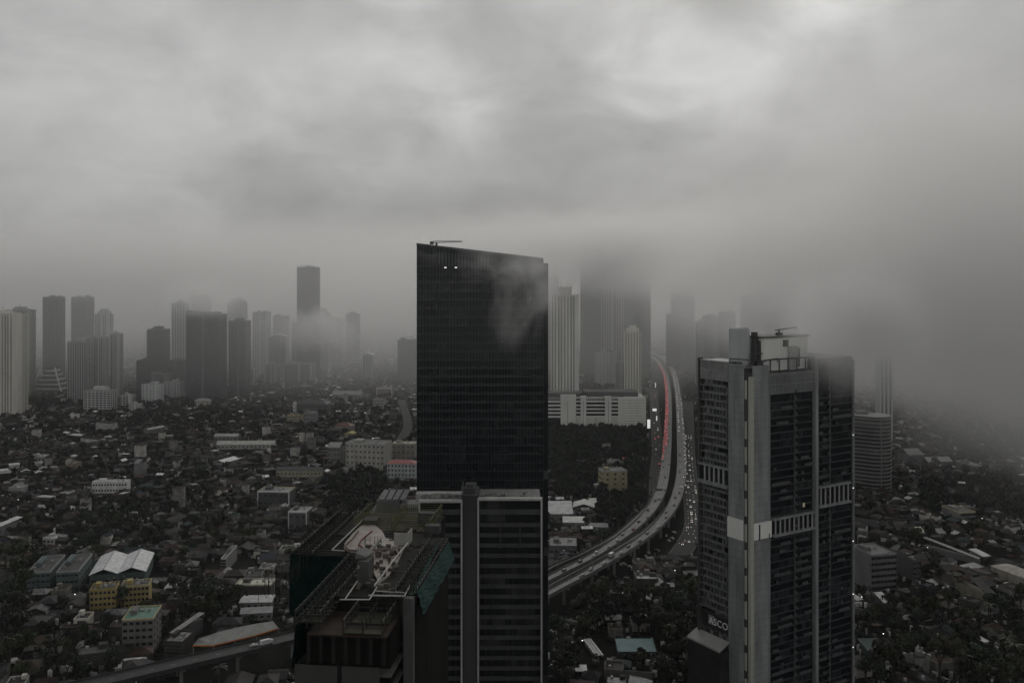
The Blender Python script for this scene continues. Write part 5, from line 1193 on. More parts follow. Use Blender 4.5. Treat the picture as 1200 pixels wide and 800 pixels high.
# ---- house prototypes
def house_proto(kind):
    """6 kinds; a 1:1 house about 10 x 9 m, centred on its Empty"""
    root = empty(kind, (0, 0, -500)); w, d_ = 5.0, 4.5
    roof = MB(); wall = MB(); e = .5
    if kind == 'gable_house':
        h = 3.6; rh = 2.0; wall.box(-w, w, -d_, d_, 0, h)
        for s in (-1, 1): wall.v += [(s * w * .99, -d_, h), (s * w * .99, d_, h), (s * w * .99, 0, h + rh - .1)]; k = len(wall.v); wall.f.append((k - 3, k - 2, k - 1))
        roof.prism([(-w - e, -d_ - e), (w + e, -d_ - e), (w + e, 0), (-w - e, 0)], [h - .3, h - .3, h + rh, h + rh], [h - .1, h - .1, h + rh + .2, h + rh + .2])
        roof.prism([(-w - e, 0), (w + e, 0), (w + e, d_ + e), (-w - e, d_ + e)], [h + rh, h + rh, h - .3, h - .3], [h + rh + .2, h + rh + .2, h - .1, h - .1])
    elif kind == 'hipped_house':
        h = 3.8; wall.box(-w, w, -d_, d_, 0, h)
        roof.v = [(-w - e, -d_ - e, h - .1), (w + e, -d_ - e, h - .1), (w + e, d_ + e, h - .1), (-w - e, d_ + e, h - .1), (-1.2, 0, h + 2.3), (1.2, 0, h + 2.3)]
        roof.f = [(0, 1, 5, 4), (1, 2, 5), (2, 3, 4, 5), (3, 0, 4), (3, 2, 1, 0)]
    elif kind == 'flat_roofed_house':
        h = 6.6; wall.box(-w, w, -d_, d_, 0, h).box(w - 3.4, w - .6, d_ - 3.6, d_ - .6, h, h + 2.3); roof.box(-w + .3, w - .3, -d_ + .3, d_ - .3, h + .01, h + .12)
        for b in ((-w - .1, w + .1, -d_ - .1, -d_ + .2), (-w - .1, w + .1, d_ - .2, d_ + .1), (-w - .1, -w + .2, -d_ + .21, d_ - .21), (w - .2, w + .1, -d_ + .21, d_ - .21)): wall.box(b[0], b[1], b[2], b[3], h - .3, h + .8)
        tk = MB().tube((-2.5, 2, h + .12), (-2.5, 2, h + 1.7), .75, .75, 8); tk.build('water_tank', steel, root)
    elif kind == 'two_storey_house':
        h = 6.4; wall.box(-w, w, -d_, d_, 0, h).box(-w, w - 2, -d_ - 1.3, -d_, 3.0, 3.25).box(-w, w - 2, -d_ - 1.35, -d_ - 1.2, 3.25, 4.1)
        roof.v = [(-w - e, -d_ - e, h - .1), (w + e, -d_ - e, h - .1), (w + e, d_ + e, h - .1), (-w - e, d_ + e, h - .1), (-1.5, 0, h + 2.0), (1.5, 0, h + 2.0)]
        roof.f = [(0, 1, 5, 4), (1, 2, 5), (2, 3, 4, 5), (3, 0, 4), (3, 2, 1, 0)]
    elif kind == 'lean_to_house':
        h = 3.0; wall.box(-w, w, -d_, d_, 0, h); roof.prism([(-w - e, -d_ - e), (w + e, -d_ - e), (w + e, d_ + e), (-w - e, d_ + e)], [h, h, h + 1.5, h + 1.5], [h + .15, h + .15, h + 1.65, h + 1.65])
        wall.box(-w, w, d_ - .3, d_, h, h + 1.4)
    else:   # corner_house, L shaped
        h = 4.2; wall.box(-w, w, 0, d_, 0, h).box(-w, -.5, -d_, 0, 0, h)
        roof.prism([(-w - e, -.2), (w + e, -.2), (w + e, 2.3), (-w - e, 2.3)], [h - .2, h - .2, h + 1.3, h + 1.3], [h, h, h + 1.5, h + 1.5])
        roof.prism([(-w - e, 2.3), (w + e, 2.3), (w + e, d_ + e), (-w - e, d_ + e)], [h + 1.3, h + 1.3, h - .2, h - .2], [h + 1.5, h + 1.5, h, h])
        roof.prism([(-w - e, -d_ - e), (-2.75, -d_ - e), (-2.75, 1), (-w - e, 1)], [h - .2, h + .9, h + .9, h - .2], [h, h + 1.1, h + 1.1, h])
        roof.prism([(-2.75, -d_ - e), (0, -d_ - e), (0, 1), (-2.75, 1)], [h + .9, h - .2, h - .2, h + .9], [h + 1.1, h, h, h + 1.1])
    wall.build('wall', wall_obj, root); roof.build('roof', roof_obj, root)
    for zc in ((1.6, 4.9) if h > 6 else (1.6,)):
        for xc in (-3.2, 1.0, 3.4):
            yf = 0 if (kind == 'corner_house' and xc > -.5) else -d_
            if zc < 2 and xc == 1.0: MB().box(xc - .5, xc + .5, yf - .06, yf - .01, 0, 2.1).build('door', mat('door_brown', (.08, .05, .035), .7, .3, .5), root); continue
            if (1.5, 1.2) not in WINM: WINM[(1.5, 1.2)] = frame_pane(1.5, 1.2)
            o = link('window', WINM[(1.5, 1.2)][0], root); o.location = (xc, yf - .02, zc)
        o = link('window', WINM[(1.5, 1.2)][0], root); o.location = (w + .02, 1.2, zc); o.rotation_euler = (0, 0, R(90))
        o = link('window', WINM[(1.5, 1.2)][0], root); o.location = (-w - .02, 1.2, zc); o.rotation_euler = (0, 0, R(-90))
    return root
for k_ in list(WINM): pass
KINDS = ['gable_house', 'hipped_house', 'flat_roofed_house', 'two_storey_house', 'lean_to_house', 'corner_house']
protos = [house_proto(k) for k in KINDS]
LOOK = {'gable_house': 'house, %s gabled roof', 'hipped_house': 'low house with %s hipped roof', 'flat_roofed_house': 'flat topped house, %s terrace', 'two_storey_house': 'two storey house, %s roof', 'lean_to_house': 'low shack with %s lean-to roof', 'corner_house': 'L shaped house with %s roof'}
made = []
for (x, y) in near_h:
    k = hr.choices(range(6), [26, 18, 20, 16, 14, 12])[0]; rc = hr.choices(ROOFS, rw)[0]
    made.append((k, rc, x, y))
labs = place_words([(LOOK[KINDS[k]] % rc[1], x, y) for k, rc, x, y in made])
used = set()
for (k, rc, x, y), lab in zip(made, labs):
    o = protos[k] if k not in used else copy_tree(protos[k]); used.add(k)
    o.location = (x, y, 0); o.rotation_euler = (0, 0, district(x, y) + hr.choice((0, 0, math.pi / 2)) + hr.uniform(-.06, .06)); s = hr.uniform(.92, 1.42); o.scale = (s * hr.uniform(.8, 1.25), s * hr.uniform(.85, 1.15), hr.uniform(.85, 1.25))
    tag(o, lab, 'house', 'small houses of the nearest neighbourhoods')
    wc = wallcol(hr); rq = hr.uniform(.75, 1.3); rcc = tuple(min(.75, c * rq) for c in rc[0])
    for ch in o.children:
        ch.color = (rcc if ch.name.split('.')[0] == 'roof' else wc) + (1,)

# ---- the rest of the sprawl as one mesh, houses smaller and more blended with distance
y = 3300.0
while y < 13000:
    s = 22 + (y - 3300) * .007; half = .56 * y; x = -half
    while x < half:
        if free(x, y) : (far_h if hr.random() < .62 else far_t).append((x + hr.uniform(-8, 8), y + hr.uniform(-8, 8)))
        x += s * hr.uniform(.8, 1.3)
    y += s
def sprawl(pts, name):
    n = len(pts); a = np.array(pts); ang = np.array([district(x, y) for x, y in pts]) + (nrng.random(n) < .4) * math.pi / 2
    far = np.clip((a[:, 1] - 3300) / 3000, 0, 1)
    w = nrng.uniform(2.4, 5.6, n) * (1 + far * 1.8); d_ = nrng.uniform(2.4, 4.8, n) * (1 + far * 1.6); big = nrng.random(n) < .035
    w[big] *= nrng.uniform(1.6, 3.2, big.sum()); d_[big] *= 1.5
    h = nrng.uniform(2.8, 4.2, n) + (nrng.random(n) < .38) * nrng.uniform(2.5, 4.5, n); tall = nrng.random(n) < .007; h[tall] += nrng.uniform(6, 16, tall.sum())
    rh = np.where(nrng.random(n) < .72, nrng.uniform(.9, 2.2, n), .03); rh[tall] = .03
    c, s = np.cos(ang), np.sin(ang)
    loc = np.zeros((n, 18, 3))
    def put(k, lx, ly, lz):
        loc[:, k, 0] = a[:, 0] + lx * c - ly * s; loc[:, k, 1] = a[:, 1] + lx * s + ly * c; loc[:, k, 2] = lz
    for k, (sx, sy) in enumerate(((-1, -1), (1, -1), (1, 1), (-1, 1))):
        put(k, sx * w, sy * d_, np.zeros(n)); put(4 + k, sx * w, sy * d_, h)
        put(8 + k, sx * (w + .4), sy * (d_ + .4), h + .02)
    put(12, -w, 0 * w, h + rh); put(13, w, 0 * w, h + rh); put(14, -w - .4, 0 * w, h + rh + .05); put(15, w + .4, 0 * w, h + rh + .05)
    # a small box on the roof of some
    put(16, w * .3, d_ * .2, h + rh + .06); put(17, w * .3, d_ * .2, h + rh + .06)
    quads = np.array([(0, 1, 5, 4), (1, 2, 6, 5), (2, 3, 7, 6), (3, 0, 4, 7), (8, 9, 15, 14), (10, 11, 14, 15)])
    tris = np.array([(5, 6, 13), (7, 4, 12)])
    base = (np.arange(n) * 18)[:, None, None]
    qi = (quads[None] + base).reshape(-1, 4); ti = (tris[None] + base).reshape(-1, 3)
    me = bpy.data.meshes.new(name); me.vertices.add(n * 18); me.vertices.foreach_set('co', loc.reshape(-1))
    li = np.concatenate([qi.reshape(-1), ti.reshape(-1)]).astype(np.int32)
    me.loops.add(len(li)); me.loops.foreach_set('vertex_index', li)
    starts = np.concatenate([np.arange(len(qi)) * 4, len(qi) * 4 + np.arange(len(ti)) * 3]).astype(np.int32)
    me.polygons.add(len(starts)); me.polygons.foreach_set('loop_start', starts)
    me.update(calc_edges=True); me.validate()
    rcols = np.array([r_[0] for r_ in ROOFS]); p = np.array(rw) / sum(rw); rc = rcols[nrng.choice(len(ROOFS), n, p=p)] * nrng.uniform(.7, 1.35, (n, 1))
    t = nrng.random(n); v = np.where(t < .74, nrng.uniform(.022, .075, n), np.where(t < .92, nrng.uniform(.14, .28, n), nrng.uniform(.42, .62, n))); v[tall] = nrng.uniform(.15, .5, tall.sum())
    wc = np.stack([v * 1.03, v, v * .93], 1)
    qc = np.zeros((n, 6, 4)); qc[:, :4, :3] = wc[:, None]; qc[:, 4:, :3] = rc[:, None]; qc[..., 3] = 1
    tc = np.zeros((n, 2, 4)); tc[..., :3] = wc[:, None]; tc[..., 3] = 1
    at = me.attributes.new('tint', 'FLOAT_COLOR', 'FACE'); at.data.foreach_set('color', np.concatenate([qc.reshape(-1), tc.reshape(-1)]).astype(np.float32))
    me.materials.append(attr_mat); return me
so_ = link('distant_houses', sprawl(far_h, 'distant_houses')); tag(so_, 'dense mass of small distant houses filling the city beyond', 'houses', kind='stuff')

# ------------------------------------------------------------------ trees
def leaf_cloud(n, r, h0, h1, size, seed, lobes=7):
    g_ = np.random.default_rng(seed); lc_ = []
    for i in range(lobes):
        t = g_.uniform(0, 2 * math.pi); q = g_.uniform(0, .62) * r; lc_.append((q * math.cos(t), q * math.sin(t), g_.uniform(h0 + .35 * (h1 - h0), h1 - .2 * (h1 - h0)), g_.uniform(.32, .58) * r))
    lc_ = np.array(lc_); k = g_.integers(0, lobes, n); dirs = g_.normal(size=(n, 3)); dirs /= np.linalg.norm(dirs, axis=1)[:, None]; dirs[:, 2] = np.abs(dirs[:, 2]) * .9 - .2 * g_.random(n)
    rad = lc_[k, 3] * g_.uniform(.72, 1.08, n); c_ = lc_[k, :3] + dirs * rad[:, None]
    nrm = dirs + g_.normal(size=(n, 3)) * .55; nrm /= np.linalg.norm(nrm, axis=1)[:, None]
    t1 = np.cross(nrm, g_.normal(size=(n, 3))); t1 /= np.linalg.norm(t1, axis=1)[:, None]; t2 = np.cross(nrm, t1); s_ = size * g_.uniform(.5, 1.3, n)[:, None]
    v = np.stack([c_ - t1 * s_, c_ + t2 * s_ * .7, c_ + t1 * s_, c_ - t2 * s_ * .7], 1)
    return v
def quads_mesh(v, name, m):
    n = len(v); me = bpy.data.meshes.new(name); me.vertices.add(n * 4); me.vertices.foreach_set('co', v.reshape(-1)); me.loops.add(n * 4); me.loops.foreach_set('vertex_index', np.arange(n * 4, dtype=np.int32))
    me.polygons.add(n); me.polygons.foreach_set('loop_start', np.arange(n, dtype=np.int32) * 4); me.update(calc_edges=True); me.materials.append(m); return me
TK = [('broad_tree', 'broad spreading dark tree', 6.0, 3.0, 9.5), ('tall_tree', 'tall narrow dark tree', 4.0, 4.0, 14.0), ('round_tree', 'low round bushy tree', 4.2, 1.6, 6.5), ('loose_tree', 'ragged tree with several crown lumps', 5.2, 3.5, 11.5), ('palm_tree', 'slim palm with drooping fronds', 2.6, 8.0, 9.5)]
tprotos = []
for i, (nm, lk, r_, h0, h1) in enumerate(TK):
    root = empty(nm, (0, 0, -500))
    if nm == 'palm_tree':
        fr = []; gg = random.Random(4)
        for k in range(16):
            t = k / 16 * 2 * math.pi + gg.uniform(-.2, .2); el = gg.uniform(-.1, .8); p = Vector((0, 0, 9)); seg = Vector((math.cos(t) * math.cos(el), math.sin(t) * math.cos(el), math.sin(el)))
            sd_ = Vector((-math.sin(t), math.cos(t), 0))
            for s_ in range(4):
                q = p + seg * .85; fr.append([p - sd_ * .35, p + sd_ * .35, q + sd_ * .3, q - sd_ * .3]); p = q; seg.z -= .35; seg.normalize()
        me = quads_mesh(np.array([[tuple(a) for a in f] for f in fr]), 'crown', leaf); link('crown', me, root)
        tr = MB().tube((0, 0, 0), (.3, 0, 9), .28, .16, 7)
    else:
        me = quads_mesh(leaf_cloud(620, r_, h0, h1, .62, 40 + i, 6 + i % 3 * 2), 'crown', leaf); link('crown', me, root)
        tr = MB().tube((0, 0, 0), (0, 0, h0 + 1), .42, .28, 7); gg = random.Random(i)
        for k in range(5): t = k * 1.26 + gg.uniform(-.3, .3); tr.tube((0, 0, h0 + .3), (r_ * .45 * math.cos(t), r_ * .45 * math.sin(t), h0 + (h1 - h0) * .55), .2, .07, 5)
    tr.build('trunk', bark, root); tprotos.append(root)
tm_ = [(hr.choices(range(5), [30, 16, 24, 24, 6])[0], x, y) for x, y in near_t]
labs = place_words([(TK[k][1], x, y) for k, x, y in tm_]); used = set()
for (k, x, y), lab in zip(tm_, labs):
    o = tprotos[k] if k not in used else copy_tree(tprotos[k]); used.add(k)
    o.location = (x, y, 0); o.rotation_euler = (0, 0, hr.uniform(0, 6.28)); s = hr.uniform(.85, 1.4) * (1.35 if treeiness(*pix((x, y, 4))) > .7 else 1); o.scale = (s, s * hr.uniform(.85, 1.15), s * hr.uniform(.85, 1.2)); tag(o, lab, 'tree', 'trees of the nearest neighbourhoods'); gq = hr.uniform(.6, 1.7); gc = hr.choice(((.020, .029, .016), (.026, .032, .015), (.018, .024, .018), (.030, .028, .018)))
    for ch in o.children: ch.color = tuple(c * gq for c in gc) + (1,)
big = []; base_v = [leaf_cloud(56, 5.0, 1.5, 9.5, 1.5, 90 + i, 6) for i in range(6)]; small_v = [leaf_cloud(14, 6.0, .5, 9, 3.2, 120 + i, 4) for i in range(6)]
ext = [(x + hr.uniform(-5, 5), y + hr.uniform(-5, 5)) for x, y in far_t if treeiness(*pix((x, y, 4))) > .75 and y < 1500]
for x, y in far_t + ext:
    v = (base_v if y < 2300 else small_v)[hr.randrange(6)]; s = hr.uniform(.7, 1.35) * (1 if y < 3300 else 1.5); t = hr.uniform(0, 6.28); c_, s_ = math.cos(t), math.sin(t)
    q = v * s; tall_ = 1.35 if (640 < pix((x, y, 0))[0] < 775 and y < 1400) else 1.0
    big.append(np.stack([q[..., 0] * c_ - q[..., 1] * s_ + x, q[..., 0] * s_ + q[..., 1] * c_ + y, q[..., 2] * tall_], -1))
def scatter_boxes(n, y0, y1, name, label):
    g_ = np.random.default_rng(5); yy = (y0 ** .5 + (y1 ** .5 - y0 ** .5) * g_.random(n)) ** 2; xx = (g_.random(n) - .5) * 1.12 * yy
    ok = np.array([free(a, b, 0) for a, b in zip(xx, yy)]); xx, yy = xx[ok], yy[ok]; n = len(xx)
    an = g_.uniform(0, 3.14, n); sx = g_.uniform(.25, 2.2, n) * (1 + (yy - 500) / 1500); sy = g_.uniform(.2, 1.2, n); z1 = g_.uniform(1.4, 3.6, n) + (yy > 800) * g_.uniform(0, 3.0, n); c, s = np.cos(an), np.sin(an)
    loc = np.zeros((n, 8, 3))
    for k, (a, b, t) in enumerate(((-1, -1, 0), (1, -1, 0), (1, 1, 0), (-1, 1, 0), (-1, -1, 1), (1, -1, 1), (1, 1, 1), (-1, 1, 1))):
        loc[:, k, 0] = xx + a * sx * c - b * sy * s; loc[:, k, 1] = yy + a * sx * s + b * sy * c; loc[:, k, 2] = z1 * t
    q = np.array([(4, 5, 6, 7), (0, 1, 5, 4), (1, 2, 6, 5), (2, 3, 7, 6), (3, 0, 4, 7)]); v = loc.reshape(-1, 3); fi = (q[None] + (np.arange(n) * 8)[:, None, None]).reshape(-1, 4).astype(np.int32)
    me = bpy.data.meshes.new(name); me.vertices.add(len(v)); me.vertices.foreach_set('co', v.reshape(-1)); me.loops.add(fi.size); me.loops.foreach_set('vertex_index', fi.reshape(-1))
    me.polygons.add(len(fi)); me.polygons.foreach_set('loop_start', np.arange(len(fi), dtype=np.int32) * 4); me.update(calc_edges=True)
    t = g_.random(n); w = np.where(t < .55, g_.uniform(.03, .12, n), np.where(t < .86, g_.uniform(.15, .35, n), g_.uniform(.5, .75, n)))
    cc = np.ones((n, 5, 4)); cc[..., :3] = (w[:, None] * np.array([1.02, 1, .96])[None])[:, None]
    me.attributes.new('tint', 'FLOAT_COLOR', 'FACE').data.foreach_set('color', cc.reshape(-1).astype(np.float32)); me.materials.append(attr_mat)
    tag(link(name, me), label, 'outbuildings', kind='stuff')
scatter_boxes(17000, 505, 2500, 'small_outbuildings', 'jumble of sheds, tanks, walls and awnings squeezed between the houses')
fo = link('distant_trees', quads_mesh(np.concatenate(big), 'distant_trees', leaf_far)); tag(fo, 'dark masses of distant tree crowns between the houses', 'trees', kind='stuff')

ug = []; gv = np.random.default_rng(77)
bush = [leaf_cloud(9, 3.2, 0.0, 3.0, .9, 300 + i, 3) for i in range(5)]
for i in range(9000):
    y = 500 + 750 * gv.random() ** 1.3; x = (gv.random() - .5) * 1.15 * y
    if not free(x, y, -3): continue
    ug.append(bush[i % 5] * gv.uniform(.6, 1.3) + np.array([x, y, 0]))
uo = link('undergrowth', quads_mesh(np.concatenate(ug), 'undergrowth', leaf_far)); tag(uo, 'dark shrubs and undergrowth filling the gaps between the near houses', 'shrubs', kind='stuff')

# ------------------------------------------------------------------ vehicles
def car_proto(name, lamp):
    root = empty(name, (0, 0, -500))
    b = MB(); prof = [(-2.2, .35), (2.2, .35), (2.25, .75), (2.1, .95), (1.1, 1.02), (.55, 1.48), (-1.2, 1.5), (-1.9, 1.05), (-2.2, .98)]   # along y
    k = len(b.v); n = len(prof)
    for s in (-.87, .87): b.v += [(s * (.86 if z > 1.2 else 1), yy, z) for yy, z in prof]
    b.f.append(tuple(range(n))); b.f.append(tuple(n + i for i in reversed(range(n)))); b.f += [(i, n + i, n + (i + 1) % n, (i + 1) % n) for i in range(n)]
    b.build('body', car_obj, root)
    w = MB(); w.v = [(-.78, .62, 1.42), (.78, .62, 1.42), (.86, 1.1, 1.05), (-.86, 1.1, 1.05)]; w.v = [(x, yy + .03, z + .03) for x, yy, z in w.v]; w.f = [(0, 1, 2, 3)]
    w.v += [(-.76, -1.3, 1.44), (.76, -1.3, 1.44), (.84, -1.9, 1.08), (-.84, -1.9, 1.08)]; w2 = MB(); w2.v = w.v[4:]; w.v = w.v[:4]; w2.f = [(3, 2, 1, 0)]; w.build('windscreen', window_dark, root); w2.build('rear_window', window_dark, root)
    for sx in (-.62, .62):
        if lamp == 'red': MB().box(sx - .3, sx + .3, -2.3, -2.18, .62, .98).build('tail_light', lamp_red, root)
        elif lamp == 'white': MB().box(sx - .2, sx + .2, 2.2, 2.33, .58, .82).build('headlight', lamp_white, root)
    for sx in (-.8, .8):
        for yy in (-1.35, 1.4): MB().tube((sx - .1, yy, .34), (sx + .1, yy, .34), .34, .34, 8).build('wheel', metal_dark, root)
    return root
def bike_proto():
    root = empty('motorcycle', (0, 0, -500))
    MB().bar((0, -.6, .75), (0, .5, .8), .22, .3).bar((0, .5, .8), (0, .75, .5), .12).bar((0, -.4, .7), (0, -.6, .35), .12).build('frame', car_obj, root)
    for yy in (-.68, .72): MB().tube((-.05, yy, .3), (.05, yy, .3), .3, .3, 10).build('wheel', metal_dark, root)
    MB().bar((-.34, .42, 1.05), (.34, .42, 1.05), .05).build('handlebar', steel, root)
    MB().box(-.11, .11, .56, .66, .78, .98).build('headlight', lamp_white, root)
    return root
def truck_proto():
    root = empty('box_truck', (0, 0, -500))
    MB().box(-1.1, 1.1, -3.6, 1.9, .7, 3.1).build('cargo_box', car_obj, root); MB().box(-1.05, 1.05, 2.0, 3.5, .5, 2.4).build('cab', car_obj, root)
    MB().box(-.95, .95, 3.5, 3.56, 1.4, 2.2).build('windscreen', window_dark, root)
    for sx in (-.95, .95):
        for yy in (-2.4, 2.6): MB().tube((sx - .14, yy, .48), (sx + .14, yy, .48), .48, .48, 10).build('wheel', metal_dark, root)
    return root
cr_, cw_, cd_, mo_, tr_ = car_proto('car', 'red'), car_proto('car', 'white'), car_proto('car', None), bike_proto(), truck_proto()
CC = [(.02, .02, .022), (.5, .5, .5), (.25, .25, .26), (.04, .04, .05), (.6, .6, .6), (.16, .02, .02), (.1, .1, .11), (.35, .34, .32)]
firsts = {}
def put(proto, line, nn, s_m, off, label, cat, group, rev=False, dz=0.0):
    acc = 0
    for i in range(len(line) - 1):
        l = (line[i + 1] - line[i]).length
        if acc + l >= s_m:
            t = (s_m - acc) / l; p = line[i].lerp(line[i + 1], t) + nn[i] * off; dr = line[i + 1] - line[i]; break
        acc += l
    else: return None
    o = proto if id(proto) not in firsts else copy_tree(proto); firsts[id(proto)] = 1
    o.location = (p.x, p.y, p.z + .02 + dz); o.rotation_euler = (0, 0, math.atan2(dr.y, dr.x) - math.pi / 2 + (math.pi if rev else 0)); tag(o, label, cat, group)
    c_ = hr.choice(CC) + (1,)
    for ch in o.children: ch.color = c_
    return o
def arc(line):
    a = [0]
    for p, q in zip(line, line[1:]): a.append(a[-1] + (q - p).length)
    return a
aL, aR, aS, aSL = arc(lineL), arc(lineR), arc(STREET_R), arc(STREET_L)
def s_at(line, a, py):
    best = min(range(len(line)), key=lambda i: abs(pix(line[i])[1] - py)); return a[best]
s0, s1 = s_at(lineL, aL, 537), s_at(lineL, aL, 428)
for lane, off in (('outer', -4.3), ('middle', -1.6)):
    s = s0 + (0 if lane == 'outer' else 90)
    while s < s1:
        put(cr_, lineL, nnL, s, off + hr.uniform(-.3, .3), 'car with lit red tail lights queuing in the %s lane of the toll road jam' % lane, 'car', 'cars in the %s lane of the jam' % lane); s += hr.uniform(8.5, 20) if lane == 'outer' else hr.uniform(10, 30)
s0, s1 = s_at(lineR, aR, 575), s_at(lineR, aR, 425)
for lane, off in (('outer', 4.0), ('inner', -2.2)):
    s = s_at(lineR, aR, 505 if lane == 'inner' else 560)
    while s < s1: put(cw_, lineR, nnR, s, off + hr.uniform(-.5, .5), 'oncoming car with lit headlights in the %s lane of the right carriageway' % lane, 'car', 'oncoming cars in the %s lane' % lane, True); s += hr.uniform(13, 48)
for ln, nn, a, (py, off), lab in [(lineL, nnL, aL, q, 'left') for q in ((519, 1), (525, -2), (540, -3), (543, 3), (560, 1), (572, 3.5), (573, 1.2), (583, 2), (588, -1), (605, 3), (640, 2), (511, 2), (498, 1.5), (659, -1), (598, -2), (612, -1), (619, 1.5), (628, -1.5), (634, 1), (648, -1), (653, 1.5), (667, 0), (548, -2), (515, -3))] + [(lineR, nnR, aR, q, 'right') for q in ((531, -2), (535, -2), (539, -2), (550, -1.5), (552, -2), (571, 1), (572, 3), (576, 1.5), (618, 1.5), (650, 1), (525, 2), (584, -1), (592, 1), (600, -2), (607, 1.2), (626, -1), (634, 1), (642, -1.2), (660, 1), (668, -1), (676, 1), (560, 3))]:
    k_ = sum(1 for o in bpy.data.objects if o.get('group') == 'dark cars on the %s carriageway' % lab)
    put(cd_, ln, nn, s_at(ln, a, py), off, 'unlit dark car, %sfrom the near end on the %s toll carriageway' % (ORD[min(k_, 19)] or 'first ', lab), 'car', 'dark cars on the %s carriageway' % lab, lab == 'right')
tk_ = put(tr_, lineR, nnR, s_at(lineR, aR, 652), -2.0, 'white box truck on the right toll carriageway near the bottom of the bend', 'truck', None)
if tk_:
    for ch in tk_.children: ch.color = (.35, .35, .34, 1)
t2 = put(tr_, lineV, nnV, arc(lineV)[-1] * .66, 2.2, 'white box truck on the elevated road at the lower left', 'truck', None)
if t2:
    for ch in t2.children: ch.color = (.6, .6, .6, 1)
t3 = put(cd_, lineV, nnV, arc(lineV)[-1] * .62, 0.4, 'pale car beside the white truck on the elevated road', 'car', None)
if t3:
    for ch in t3.children: ch.color = (.55, .55, .54, 1)
s, s1 = s_at(STREET_R, aS, 640), s_at(STREET_R, aS, 505)
n_ = 0
while s < s1 and n_ < 130:
    for off in (-5.5, -2.5, 1.2, 4.6):
        if hr.random() < .60:
            if hr.random() < .5: put(mo_, STREET_R, nnSR, s, off, 'motorcycle with lit headlight in the crowded street beside the toll road', 'motorcycle', 'motorcycles in the street beside the toll road', True)
            else: put(cw_ if hr.random() < .6 else cd_, STREET_R, nnSR, s, off, 'car crawling in the crowded street right of the toll road', 'car', 'cars in the crowded street right of the toll road', True)
            n_ += 1
    s += hr.uniform(6, 12)
s, s1 = s_at(STREET_L, aSL, 560), s_at(STREET_L, aSL, 462)
while s < s1:
    put(hr.choice((cr_, cw_)), STREET_L, nnSL, s, hr.choice((-2.5, 2.5)), 'car with lamps lit in the side street left of the toll road', 'car', 'cars in the side street left of the toll road', hr.random() < .5); s += hr.uniform(14, 40)
pk = [(x_, y_) for x_, y_ in ((728, 662), (731, 661), (738, 664), (742, 659), (745, 661), (747, 664), (741, 667), (749, 668), (757, 652), (760, 648), (763, 654), (784, 634), (788, 631), (781, 628), (790, 624), (770, 645))]
for i, (a_, b_) in enumerate(pk):
    p = P(a_, b_, .05); o = copy_tree(cd_); o.location = (p.x, p.y, .03); o.rotation_euler = (0, 0, hr.uniform(-.4, .9)); tag(o, 'pale car parked in the lot below the toll road bend', 'car', 'cars parked below the toll road bend')
    for ch in o.children: ch.color = (.62, .62, .6, 1)

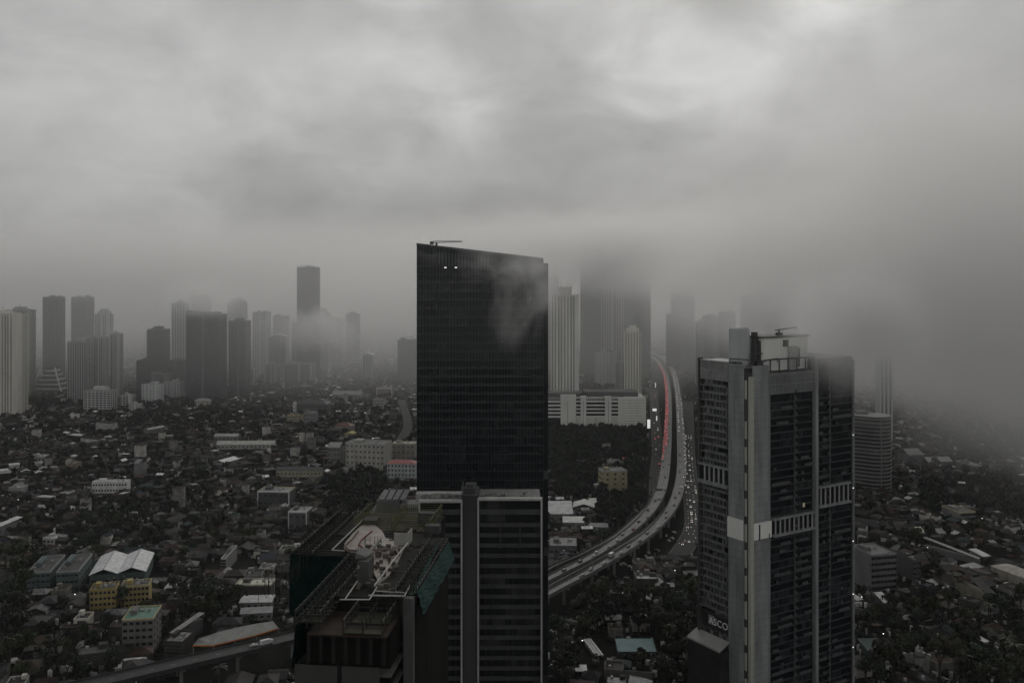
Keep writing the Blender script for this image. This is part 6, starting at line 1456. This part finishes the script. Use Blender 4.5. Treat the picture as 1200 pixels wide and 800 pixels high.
# ------------------------------------------------------------------ gantry and unlit lamp posts of the toll road
for ln, nn, i_, side, lab in ((lineL, nnL, 46, 1, 'sign gantry spanning the left toll carriageway at the top of the bend'),):
    p = ln[i_]; gq_ = empty('sign_gantry', p, math.atan2(nn[i_].y, nn[i_].x), lab, 'gantry')
    MB().bar((-5, 0, 0), (-5, 0, 6.5), .4).bar((5, 0, 0), (5, 0, 6.5), .4).build('post', steel, gq_); MB().bar((-5.2, 0, 6.5), (5.2, 0, 6.5), .5, .9).build('beam', steel, gq_); MB().box(-3.5, 3, -.5, -.3, 5.4, 7.6).build('sign_panel', mat('sign_panel', (.10, .12, .11), .6, .2, .3), gq_)
posts = 0; side_n = {1: 0, -1: 0}
for ln, nn, sg, nm in ((lineL, nnL, -1, 'left'), (lineR, nnR, 1, 'right')):
    k_ = 0
    for i in range(14, 96, 4):
        p = ln[i] + nn[i] * sg * 4.9
        if i and p.y < 560: continue
        lp_ = empty('lamp_post', p, math.atan2(nn[i].y, nn[i].x) + (0 if sg < 0 else math.pi), 'unlit lamp post, %sfrom the near end of the %s toll carriageway' % (ORD[min(k_, 19)] or 'first ', nm), 'lamp post', 'unlit lamp posts of the toll road')
        MB().tube((0, 0, 0), (0, 0, 9), .14, .08, 6).build('pole', steel, lp_); MB().bar((0, 0, 9), (2, 0, 9.3), .12).build('arm', steel, lp_); MB().box(1.6, 2.5, -.15, .15, 9.25, 9.4).build('lamp_head', metal_dark, lp_); k_ += 1

# ------------------------------------------------------------------ street lamps that are lit
def lamp_post(p, label, h=9.0):
    r_ = empty('street_lamp', (p.x, p.y, 0), 0, label, 'street lamp', 'lit street lamps')
    MB().tube((0, 0, 0), (0, 0, h), .12, .07, 6).build('pole', metal_dark, r_); MB().bar((0, 0, h), (1.2, -.3, h + .2), .08).build('arm', metal_dark, r_)
    MB().box(.9, 1.5, -.55, -.1, h, h + .2).build('lamp_head', lamp_white, r_)
for (a_, b_, lb) in ((1032.5, 742, 'left one of the two close lit lamps in the dark trees, lower right'), (1040, 748, 'right one of the two close lit lamps in the dark trees, lower right'), (1085, 641, 'lit lamp between the cream roofed hall and the grey office block'), (1149, 607, 'lit lamp at the right end of the white ringed building'),
                 (1007.5, 699, 'lit lamp in front of the white shed at the hotel tower foot'), (1118, 524, 'tiny lit lamp under the cloud bank on the right'), (1040, 766, 'lit lamp over the greenish tarpaulin roof'), (680, 750, 'lit lamp above the white ribbed hall'), (728, 694, 'lit lamp alone in the dark below the toll road'),
                 (811, 440, 'bright lit lamp far up the street right of the toll road'), (802, 720, 'lit lamp left of the hotel sign'), (789, 668, 'lit lamp in the dark right of the toll road bend'), (20, 585, 'lit lamp by the low house with the wide white terrace'), (86, 696, 'lit lamp between the right grey green building and the yellow apartment building')):
    lamp_post(P(a_, b_, 9), lb)
for o in protos + tprotos + [cr_, cw_, cd_, mo_, tr_]:
    if o.location.z < -400:
        for ch in list(o.children): bpy.data.objects.remove(ch)
        bpy.data.objects.remove(o)
